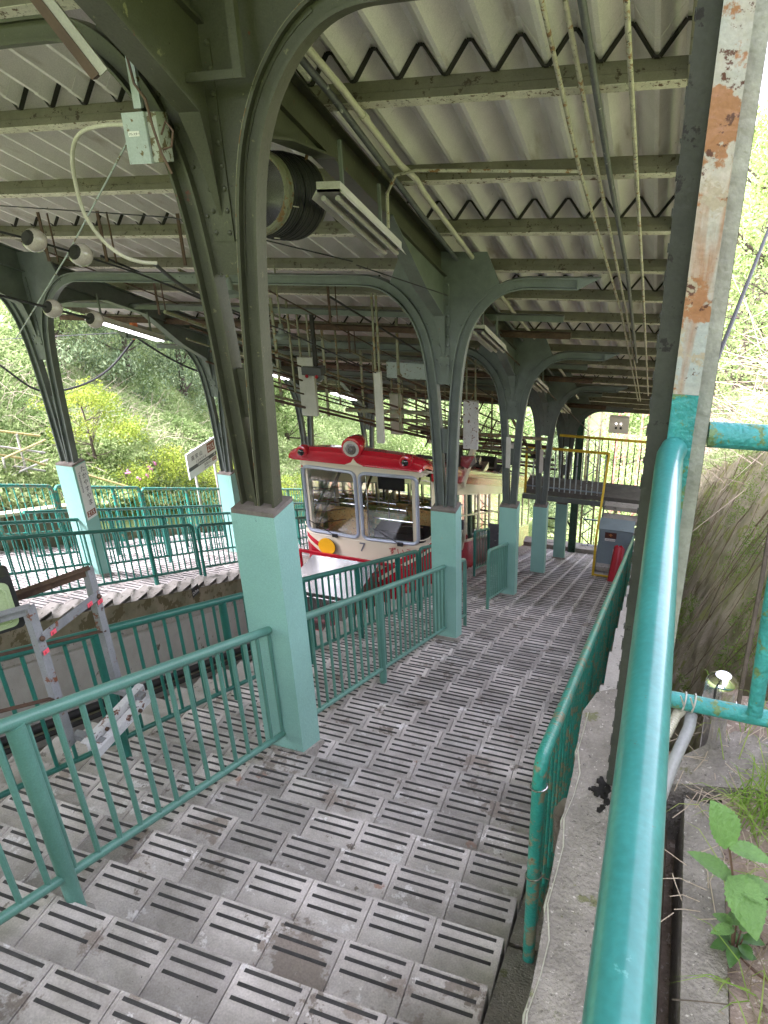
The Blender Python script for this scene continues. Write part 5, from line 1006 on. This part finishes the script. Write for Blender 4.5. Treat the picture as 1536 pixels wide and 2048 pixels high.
for k, x in enumerate((.2, -.6, -1.35)):
    t = thing('red_mast', ['right red lattice mast beyond the landing', 'middle red lattice mast beyond the landing', 'left red lattice mast beyond the landing'][k], 'mast', (x, 25, -10), 'red lattice masts beyond the landing'); b = MB(); m_ = mat('faded_red_steel', (.42, .10, .05), (.5, .35, .28), 7, .6)
    b.beam((x, 25, -13), (x, 25, -5.2), .07, .07); b.beam((x+.3, 25, -13), (x+.3, 25, -5.2), .07, .07)
    for j in range(18): b.beam((x, 25, -12.5+j*.4), (x+.3, 25, -12.3+j*.4), .03, .03)
    b.build('lattice', [m_], t)
# ramp with low wall and railings at the far left
b = MB(); b.prism([(-14, 3, -T*3-.05), (-9.75, 3, -T*3-.0), (-9.75, 9.2, -3.6), (-14, 9.2, -3.3)], (0, 0, -.5)); kind(b.build('asphalt_ramp', [mat('pale_asphalt', (.33, .3, .29), (.24, .215, .21), 5, .9, bump=.5, spots=[((.5, .42, .38), 16, .66)])]), 'structure')
b = MB(); b.prism([(-9.75, 3, -T*3-1.5), (-9.75, 3, -T*3+.12), (-9.75, 9.3, -3.48), (-9.75, 9.6, -4.9)], (.14, 0, 0)); lw = b.build('low_wall', [M['mossconc']]); tag(lw, 'stained low wall with a cream top edge beside the asphalt ramp', 'wall')
b = MB(); b.prism([(-9.80, 3, -T*3+.123), (-9.55, 3, -T*3+.123), (-9.55, 9.3, -3.477), (-9.80, 9.3, -3.477)], (0, 0, .05)); b.build('coping', [mat('cream_coping', (.6, .52, .33), (.45, .4, .26), 6, .8)], lw)
b = MB(); b.sbox(-9.75, -9.6, 9.6, 20, -.6, .16); lw2 = tag(b.build('low_wall', [M['mossconc']]), 'dark low garden wall running behind the far platform', 'wall')
Yp = M['yellow']; Wp = M['white']; cy = mat('faded_yellow_pipe', (.62, .5, .2), (.5, .4, .17), 6, .5)
lines = []
zz0 = -1.75
def al(px, py, x):
    d = rt*((px-768)/FPX)-upv*((py-1024)/FPX)+fwd; return Vector((0, 0, CH))+d*(x/d.x)
piperail('pipe_railing', 'yellow and white pipe railing climbing the path at the far left', 'railing', [
 ('yellow_pipe', [al(-60, 850, -11.5), al(0, 862, -11.3), al(80, 872, -11.1)], cy), ('white_pipe', [al(-60, 885, -11.5), al(90, 906, -11.1)], Wp), ('yellow_pipe', [al(-60, 900, -11.5), al(50, 918, -11.2), al(90, 930, -11.1)], cy), ('white_pipe', [al(-60, 920, -11.5), al(90, 942, -11.1)], Wp),
 ('slanted_pipe', [al(5, 918, -10.9), al(90, 880, -11.4)], cy), ('slanted_pipe', [al(12, 955, -10.9), al(95, 920, -11.4)], Wp), ('slanted_pipe', [al(14, 988, -10.9), al(100, 955, -11.4)], Wp),
 ('upright', [al(6, 915, -10.9), al(16, 975, -10.9)], Wp), ('upright', [al(33, 868, -11.2), al(58, 962, -11.2)], Wp), ('yellow_pipe', [al(140, 940, -11.0), al(255, 973, -10.4)], cy), ('upright', [al(146, 945, -11.0), al(160, 980, -10.9)], M['rail_worn'])], .022)

# ================================================================== VEGETATION
def clump(c, r, n, sq=(1, 1, 1), shell=.35):
    d = rng.normal(size=(n, 3)); d /= np.linalg.norm(d, axis=1)[:, None]; rr = r*(shell+(1-shell)*rng.random(n)**.5)
    return np.array(c)+d*rr[:, None]*np.array(sq)
def crown_pts(R_, Hh, nclump, per, rc, conic=False, base=.25):
    out = []
    for i in range(nclump):
        if conic:
            s = rng.random()**.8; z = Hh*(base+(1-base)*s); rad = R_*(1-s)*.95+.15; a = rng.random()*6.283; q = rad*(.45+.55*rng.random()); c = (q*math.cos(a), q*math.sin(a), z-q*.25); out.append(clump(c, rc*(1.15-.6*s), per, (1.25, 1.25, .55)))
        else:
            d = rng.normal(size=3); d /= np.linalg.norm(d); q = rng.random()**.4; c = (d[0]*R_*q, d[1]*R_*q, Hh*.62+d[2]*Hh*.38*q); out.append(clump(c, rc*(.7+.6*rng.random()), per, (1.2, 1.2, .75)))
    return np.concatenate(out)
def trunk_mesh(h, r, nbr, spread, seed):
    rd = random.Random(seed); b = MB(); pts = [(0, 0, -.6)]; x = y = 0
    for k in range(1, 7): x += rd.uniform(-.05, .05)*h*.2; y += rd.uniform(-.05, .05)*h*.2; pts.append((x, y, h*k/6))
    b.tube(pts, r, 7, rs=[r*(1-.8*k/6) for k in range(7)])
    for k in range(nbr):
        s = rd.uniform(.25, .95); a = rd.random()*6.283; i = int(s*6); p = Vector(pts[i]); L_ = spread*(1-.5*s)*rd.uniform(.6, 1.1); q = p+Vector((math.cos(a)*L_, math.sin(a)*L_, L_*rd.uniform(.2, .9))); m_ = p.lerp(q, .5)+Vector((0, 0, -.06*L_))
        b.tube([p, m_, q], r*.3, 5, rs=[r*.35*(1-.5*s), r*.22, r*.05])
        for j in range(3): e = q+Vector((rd.uniform(-1, 1), rd.uniform(-1, 1), rd.uniform(-.2, .8)))*L_*.35; b.tube([m_.lerp(q, .3+.2*j), e], r*.08, 4, rs=[r*.12, r*.02])
    return b.mesh('trunk', [M['bark']])
PROTO = {}
def proto(nm, f, tm): PROTO[nm] = (f, tm)
proto('cedar0', leaf_mesh('crown', crown_pts(2.6, 9, 150, 105, .75, True, .05), .17, [M['leaf_dark']], .32, (1., (0, 0, .9))), trunk_mesh(9, .2, 16, 1.8, 1))
proto('cedar1', leaf_mesh('crown', crown_pts(2.2, 7.5, 120, 105, .7, True, .03), .15, [M['leaf_dark']], .32, (1., (0, 0, .9))), trunk_mesh(7.5, .17, 14, 1.6, 2))
proto('broad0', leaf_mesh('crown', crown_pts(2.6, 6, 85, 150, .6), .13, [M['leaf_fresh']], .6), trunk_mesh(5, .14, 18, 2.2, 3))
proto('broad1', leaf_mesh('crown', crown_pts(2.2, 5.2, 62, 150, .55), .12, [M['leaf_mid']], .6), trunk_mesh(4.4, .12, 18, 2.0, 4))
proto('spring0', leaf_mesh('crown', crown_pts(2.3, 6.5, 50, 55, .5), .10, [M['leaf_spring']], .6), trunk_mesh(6, .09, 30, 2.4, 5))
proto('tall0', leaf_mesh('crown', crown_pts(2.6, 12, 110, 120, .75, False), .12, [M['leaf_spring']], .6), trunk_mesh(11, .16, 46, 2.8, 8))
proto('tall1', leaf_mesh('crown', crown_pts(2.4, 10, 80, 90, .7, False), .12, [M['leaf_fresh']], .6), trunk_mesh(9.5, .14, 46, 2.6, 9))
proto('azalea0', leaf_mesh('crown', np.concatenate([clump((rng.uniform(-.5, .5), rng.uniform(-.5, .5), rng.uniform(.25, .7)), .26, 190, (1, 1, .8)) for _ in range(14)]), .045, [M['leaf_azalea']], .55, (1, (0, 0, .6))), trunk_mesh(.7, .03, 10, .5, 6))
proto('shrub0', leaf_mesh('crown', np.concatenate([clump((rng.uniform(-.8, .8), rng.uniform(-.8, .8), rng.uniform(.8, 2.3)), .34, 150, (1.1, 1.1, .6)) for _ in range(26)]), .06, [M['leaf_azalea']], .55, (1, (0, 0, .6))), trunk_mesh(2.0, .05, 22, 1.1, 7))
def plant(kind_, nm, label, cat, x, y, s, rz, grp=None, dz=0., sz=1.):
    z = float(ground_z(np.array(x), np.array(y)))+dz; t = thing(nm, label, cat, (x, y, z), grp); f, tm = PROTO[kind_]; t.rotation_euler.z = rz; t.scale = (s, s, s*sz)
    for n_, me in (('crown', f), ('trunk', tm)): o = bpy.data.objects.new(n_, me); COL.objects.link(o); o.parent = t
    return t
GC = 'cedars on the slope beyond the far platform'
cd = [(-15.6, 15.6, .75, 'cedar0', 'dark cedar seen right of the left column, just under the roof edge'), (-15.2, 17.9, .7, 'cedar1', 'broad cedar in the gap between left column and lit lamp'), (-14.7, 19.7, .62, 'cedar0', 'lower cedar directly behind the orange clip cables'), (-15.2, 22.3, .85, 'cedar1', 'dark cedar behind the second left row column'), (-18.5, 17.5, 1., 'cedar0', 'second rank cedar behind the two nearest ones'), (-17.8, 21, 1., 'cedar1', 'second rank cedar above the sagging cables'),
      (-24, 23.5, 1.25, 'cedar0', 'tall cedar rising behind the broad one'), (-15.5, 30, 1.1, 'cedar0', 'dark cedar seen left of the car roof'), (-12.5, 38, 1.2, 'cedar1', 'cedar seen over the car roof'), (-27, 16, 1.2, 'cedar0', 'cedar high on the slope at the far left'), (-25, 31, 1.4, 'cedar0', 'far cedar on the upper slope'), (-29, 22, 1.4, 'cedar1', 'pale topped cedar at the back of the slope')]
for i, (x, y, s, k, lb) in enumerate(cd): plant(k, 'cedar_tree', lb, 'tree', x, y, s, i*1.3, GC, -.5)
GB = 'leafy trees on the slopes around the station'
bd = [(-16, 16, .55, 'broad1', 'small leafy tree low on the left slope'), (-13.5, 24, .75, 'broad0', 'fresh green tree between the left row columns'), (-9.5, 40, 1.2, 'broad0', 'fresh green tree straight beyond the car roof'), (-5.5, 44, 1.4, 'cedar1', 'dark green tree beyond the third column'), (-2, 41, 1.2, 'broad1', 'green tree filling the gap under the landing roof'),
      (2, 40, 1.3, 'broad0', 'fresh green tree right of the red masts'), (6, 36, 1.3, 'broad0', 'green tree beyond the right end of the landing'), (-11, 33, .9, 'broad1', 'green tree left of the hanging boards'), (-7.5, 52, 1.6, 'cedar0', 'far dark cedar down the track'), (0, 55, 1.7, 'broad0', 'far tree crown down the track at the right')]
for i, (x, y, s, k, lb) in enumerate(bd): plant(k, 'leafy_tree', lb, 'tree', x, y, s, i*2.1, GB, -.3)
sp = [(2.1, 17.5, .62, 'tall1', 'nearest slender leafy tree just right of the rusty post'), (1.9, 22, .85, 'tall0', 'bright spring tree behind the rusty post'), (2.9, 24.5, .95, 'tall1', 'fresh green tree at the right picture edge above the wall'), (1.7, 28, .9, 'tall1', 'green tree farther along the wall top, hugging the post'), (3.6, 30, 1.05, 'tall0', 'pale spring tree farther up the right slope'),
      (2.4, 35, 1.1, 'tall1', 'mid green tree in the row behind the post'), (4.6, 38, 1.15, 'tall0', 'high spring tree against the bright sky'), (3.3, 44, 1.2, 'tall1', 'farthest tree of the right slope'), (5.2, 27, 1.0, 'tall1', 'green tree off to the right of the wall top'), (1.9, 14.5, .30, 'broad1', 'low bush on the wall top right of the post'), (2.0, 19.5, .38, 'broad0', 'second low bush on the wall top'), (2.3, 26, .5, 'broad1', 'third bush along the wall top'), (2.6, 12.0, .33, 'broad1', 'bush above the wall at the right picture edge')]
for i, (x, y, s, k, lb) in enumerate(sp): plant(k, 'slope_tree', lb, 'tree', x, y, s, i*1.7, 'trees above the mossy wall', -.3)
az = [(-11.0, 12.9, 1.2, 'round azalea left of the name board posts'), (-11.1, 14.0, 1.3, 'azalea behind the name board'), (-10.9, 15.1, 1.2, 'azalea right of the name board'), (-10.8, 11.9, 1.0, 'low azalea left of the round one'), (-11.0, 16.2, 1.2, 'azalea seen between left column and car'), (-10.4, 17.2, .95, 'azalea left of the car window'), (-12.2, 13.4, 1.2, 'azalea in the second row'), (-10.5, 18.6, 1., 'farthest azalea of the hedge')]
for i, (x, y, s, lb) in enumerate(az): plant('azalea0', 'azalea_bush', lb, 'bush', x, y, s, i*1.9, 'clipped azaleas behind the boundary railing')
plant('shrub0', 'leafy_shrub', 'bright leafy shrub with bare lower stems right of the left column', 'shrub', -11.6, 12.0, .82, .4, None, .2)
fl = []
for i in range(9):
    x = -10.5+rng.uniform(-.6, .4); y = rng.uniform(11, 17.5); fl.append(clump((x, y, float(ground_z(np.array(x), np.array(y)))+.85), .05, 10))
fo = bpy.data.objects.new('azalea_blossom', leaf_mesh('azalea_blossom', np.concatenate(fl), .06, [M['petal']], .8)); COL.objects.link(fo); kind(fo, 'stuff', 'pink azalea blossoms scattered over the hedge')
# undergrowth
def scatter(n, x0, x1, y0, y1, hmax, dens=None):
    x = rng.uniform(x0, x1, n); y = rng.uniform(y0, y1, n)
    hh = hmax*(.35+.65*(.5+.5*np.sin(x*1.9+np.sin(y*1.3)*2))*(.5+.5*np.cos(y*1.5+x*.6)))
    return np.stack([x, y, ground_z(x, y)+hh*rng.random(n)**.6], 1)
P1 = np.concatenate([scatter(150000, -17, -10.3, 8, 22, .8), scatter(60000, -30, -15, 8, 36, 1.5), scatter(60000, -18, -9.8, 20, 42, 1.1), scatter(40000, -9.8, 10, 24, 48, 1.1)])
o = bpy.data.objects.new('undergrowth', leaf_mesh('undergrowth', P1, .12, [M['leaf_mid']], .5, (1, (0, 0, .5)))); COL.objects.link(o); kind(o, 'stuff', 'dense undergrowth covering the left slope')
P2 = np.concatenate([scatter(90000, -16, -10.6, 8, 22, 1.0)]); 
o = bpy.data.objects.new('fresh_weeds', leaf_mesh('fresh_weeds', P2, .085, [M['leaf_fresh']], .45)); COL.objects.link(o); kind(o, 'stuff', 'fresh green weeds on the left slope')
P3 = np.concatenate([scatter(50000, 1.75, 6, 8, 34, 1.7), scatter(15000, 6, 20, 8, 40, 2)])
o = bpy.data.objects.new('slope_undergrowth', leaf_mesh('slope_undergrowth', P3, .07, [M['leaf_spring']], .5)); COL.objects.link(o); kind(o, 'stuff', 'yellow green undergrowth above the mossy wall')
def twigs(name, n, fx, Lr, w, m_, label, bend=.3, vert=.5):
    V = []; P = fx(n)
    d = rng.normal(size=(n, 3)); d[:, 2] = np.abs(d[:, 2])*vert+.1; d /= np.linalg.norm(d, axis=1)[:, None]; L_ = rng.uniform(Lr[0], Lr[1], n)[:, None]
    s = np.cross(d, rng.normal(size=(n, 3))); s /= np.linalg.norm(s, axis=1)[:, None]; bd_ = rng.normal(size=(n, 3))*bend; bd_[:, 2] -= bend
    A = P; B_ = P+d*L_*.5+s*0; C = P+(d+bd_*.5)*L_
    V = np.stack([A-s*w, A+s*w, B_+s*w*.7, B_-s*w*.7, C+s*w*.25, C-s*w*.25], 1).reshape(-1, 3); k = np.arange(n)[:, None]*6
    F = np.concatenate([k+np.array([0, 1, 2, 3]), k+np.array([3, 2, 4, 5])], 0)
    o = bpy.data.objects.new(name, npmesh(name, V, F, [m_])); COL.objects.link(o); kind(o, 'stuff', label); return o
twigs('dry_grass', 3500, lambda n: scatter(n, -18, -11, 7, 22, .3), (.4, 1.1), .005, M['twig'], 'dry pale grass stalks among the weeds', .5, .8)
twigs('dry_brush', 9000, lambda n: np.concatenate([scatter(n*3//4, 1.5, 4.5, 9, 30, 2.6), scatter(n-n*3//4, 4, 12, 10, 34, 2)]), (.5, 2.2), .008, M['twig'], 'tangled pale bare branches above the mossy wall', .6, .7)
twigs('dry_thicket', 1200, lambda n: scatter(n, -16, -12, 11, 16, .6), (.4, 1.1), .005, M['twig'], 'pale dry thicket in the middle of the left slope', .6, .5)
def wallp(y, h): return np.stack([.385+.3*h+.0*y, y, -T*y+h], -1)
def vines(name, n, label):
    b = MB(); rd = random.Random(5)
    for i in range(n):
        y = rd.uniform(2.4, 16); h = rd.uniform(1.4, 3.1); pts = []
        for k in range(rd.randint(5, 10)):
            pts.append((.365+.3*h-.03-rd.uniform(0, .05), y, -T*y+h)); h -= rd.uniform(.12, .35); y += rd.uniform(-.16, .22)
        b.tube(pts, .006, 5, rs=[rd.uniform(.002, .006)*(1-.6*k/len(pts)) for k in range(len(pts))])
    o = b.build(name, [M['vine']]); kind(o, 'stuff', label)
vines('wall_vines', 55, 'dry vines trailing down the mossy wall')
hw = rng.uniform(.3, 3.1, 5200); yw = rng.uniform(2.4, 15, 5200); pw = wallp(yw, hw)-np.array([.03, 0, 0]); 
patch = (np.sin(yw*2.3+hw*3)+np.cos(hw*4-yw))>.5; pw = pw[patch]
o = bpy.data.objects.new('wall_weeds', leaf_mesh('wall_weeds', np.concatenate([clump(p, .05, 5) for p in pw]), .035, [M['grass']], .22)); COL.objects.link(o); kind(o, 'stuff', 'small weeds growing on the mossy wall')
pw3 = wallp(rng.uniform(3, 26, 500), rng.uniform(2.9, 3.2, 500)); o = bpy.data.objects.new('wall_top_weeds', leaf_mesh('wall_top_weeds', np.concatenate([clump(p-np.array([.1, 0, -.05]), .16, 14) for p in pw3]), .05, [M['leaf_mid']], .45)); COL.objects.link(o); kind(o, 'stuff', 'weeds hanging over the top of the mossy wall')
# foreground plants on the soil shelf
def leafblade(b, base, d, L_, Wd, curl, mi=0, serr=True):
    d = Vector(d).normalized(); side = d.cross(Vector((0, 0, 1))).normalized(); n_ = side.cross(d).normalized(); K = 22; mid = []; le = []; ri = []
    for k in range(K+1):
        s = k/K; w = Wd*.5*math.sin(math.pi*min(1, s*.93+.07))**.8*(1-.35*s); w *= (1+.13*(k % 2 if serr else 0)); w = 0 if k == K else w
        c = Vector(base)+d*L_*s+Vector((0, 0, -curl*L_*s*s)); mid.append(c); le.append(c+side*w+n_*w*.28); ri.append(c-side*w+n_*w*.28)
    vs = mid+le+ri; n1 = K+1; fs = [(k, k+1, n1+k+1, n1+k) for k in range(K)]+[(2*n1+k, 2*n1+k+1, k+1, k) for k in range(K)]
    b.add(vs, fs, mi, True)
def bigleafmat():
    m = mat('serrated_leaf_green', (.13, .25, .065), (.095, .20, .045), 14, .55, bump=.5, bscale=110); b = m.node_tree.nodes['Principled BSDF']; return m
LG = bigleafmat()
t = thing('wild_plant', 'broad leaved weed with serrated leaves growing by the kerb stone', 'plant', (.262, 1.20, .57))
b0 = Vector((.262, 1.20, .565)); top = Vector((.232, 1.23, .815)); m1 = Vector((.250, 1.21, .74))
b = MB(); b.tube(cr([b0, Vector((.262, 1.21, .66)), m1, top]), .004, 6, rs=[.005]*6+[.0038]*6+[.0025]*7); b.tube([m1+Vector((0, 0, -.06)), Vector((.33, 1.18, .76))], .003, 5); b.tube(cr([b0, Vector((.33, 1.10, .62)), Vector((.37, 1.12, .72)), Vector((.385, 1.15, .78))]), .0035, 5); b.build('stem', [M['brownsteel']], t)
for p, d, L_, w in ((top, (-.35, .35, .75), .115, .085), (m1, (-1, .25, .55), .11, .05), (m1+Vector((0, 0, .02)), (.35, -.75, -.25), .11, .09), (top, (.9, -.1, .1), .085, .05), (m1, (.95, -.25, .1), .10, .07), (Vector((.33, 1.18, .76)), (.6, -.6, -.1), .09, .07), (Vector((.33, 1.18, .76)), (1, .3, .2), .09, .05), (Vector((.385, 1.15, .78)), (.6, .2, .1), .1, .07), (Vector((.385, 1.15, .78)), (-.1, -1, -.1), .09, .06), (b0+Vector((.0, 0, .05)), (-.3, -1, .1), .06, .045)):
    b = MB(); leafblade(b, p, d, L_, w, .22); b.build('leaf', [LG], t)
DG = mat('dark_serrated_leaf', (.06, .14, .03), (.04, .1, .02), 14, .5, bump=.4)
t = thing('small_weed', 'small dark green serrated weed at the foot of the broad leaved one', 'plant', (.272, .93, .565))
for k in range(12):
    a = k*.9; p = Vector((.268+.012*math.cos(a), 1.155+.015*math.sin(a), .60+.007*k)); b = MB(); b.tube([Vector((.27, 1.15, .565)), p], .0018, 4); leafblade(b, p, (math.cos(a), math.sin(a), .25), .035+.008*(k % 3), .03, .3, 1); b.build('leaf', [M['brownsteel'], DG if k < 8 else LG], t)
def grasses(name, n, fx, L0, L1, label, mt='grass'):
    b = MB(); rd = random.Random(name)
    for i in range(n):
        x, y, z = fx(rd); a = rd.random()*6.283; L_ = rd.uniform(L0, L1); w = .0016; d = Vector((math.cos(a), math.sin(a), 0)); s = Vector((-d.y, d.x, 0))*w; p0 = Vector((x, y, z)); p1 = p0+d*L_*.25+Vector((0, 0, L_*.55)); p2 = p0+d*L_*.7+Vector((0, 0, L_*.75)); p3 = p0+d*L_*1.05+Vector((0, 0, L_*.6))
        b.add([p0-s, p0+s, p1-s, p1+s, p2-s*.7, p2+s*.7, p3], [(0, 1, 3, 2), (2, 3, 5, 4), (4, 5, 6)])
    kind(b.build(name, [M[mt]]), 'stuff', label)
grasses('grass_tuft', 120, lambda rd: (rd.gauss(.36, .04), rd.gauss(1.58, .06), .57), .05, .16, 'grass tuft on the soil behind the weed')
grasses('thin_grass', 90, lambda rd: (rd.uniform(.25, .6), rd.uniform(.7, 1.9), .57), .06, .2, 'scattered thin grass blades on the soil')
def litter(name, n, fx, label, m_='vine', l0=.02, l1=.09):
    b = MB(); rd = random.Random(name)
    for i in range(n):
        x, y, z = fx(rd); a = rd.random()*6.283; L_ = rd.uniform(l0, l1); p = Vector((x, y, z)); q = p+Vector((math.cos(a)*L_, math.sin(a)*L_, rd.uniform(-.002, .012))); m2 = p.lerp(q, .5)+Vector((rd.uniform(-1, 1), rd.uniform(-1, 1), .3))*L_*.12; b.tube([p, m2, q], .0012, 4, caps=False)
    kind(b.build(name, [M[m_]]), 'stuff', label)
litter('dry_litter', 420, lambda rd: (rd.uniform(.26, .75), rd.uniform(.5, 1.4), .59), 'dry straw and twigs lying on the soil')
litter('pale_straw', 160, lambda rd: (rd.uniform(.14, .7), rd.uniform(1.2, 1.95), .60), 'pale straw on the concrete ledge', 'twig', .03, .14)
b = MB(); b.tube([(.13, .70, .66), (.20, .78, .64), (.262, .87, .61), (.275, .93, .60)], .003, 6); b.tube([(.31, 1.0, .58), (.36, .92, .62), (.40, .96, .70)], .003, 6); b.tube([(.30, .97, .58), (.33, .80, .59), (.37, .66, .60), (.42, .62, .6)], .0028, 6); b.tube([(.15, 1.0, .62), (.2, 1.01, .625), (.26, 1.02, .63)], .0014, 5)
tag(b.build('fallen_twigs', [M['bark']]), 'dark bent twigs lying across the kerb stone and soil', 'twigs')
b = MB(); b.tube([(.30, 1.9, .60), (.34, 2.2, .9), (.40, 2.7, 1.15), (.55, 3.2, 1.25)], .007, 6); tag(b.build('arching_vine', [M['bark']]), 'dark arching vine stem before the mossy wall', 'vine')
b = MB(); b.tube([(.10, 3.0, 1.05), (.5, 5.5, 1.6), (.95, 8.5, 2.4)], .010, 6); tag(b.build('slope_cable', [M['black']]), 'black cable slanting up across the right slope', 'cable')
# leaves on the stepped kerb
b = MB(); rd = random.Random(3)
for i in range(26):
    k = rd.choice([0, 0, 1, 2, 3]); leafblade(b, (rd.uniform(-.08, .1), 2.0+k*.62+rd.uniform(.1, .5), .105-k*.62*T), (rd.uniform(-1, 1), rd.uniform(-1, 1), .3), .05, .025, .2)
kind(b.build('fallen_leaves', [M['vine']]), 'stuff', 'brown fallen leaves on the stepped kerb')
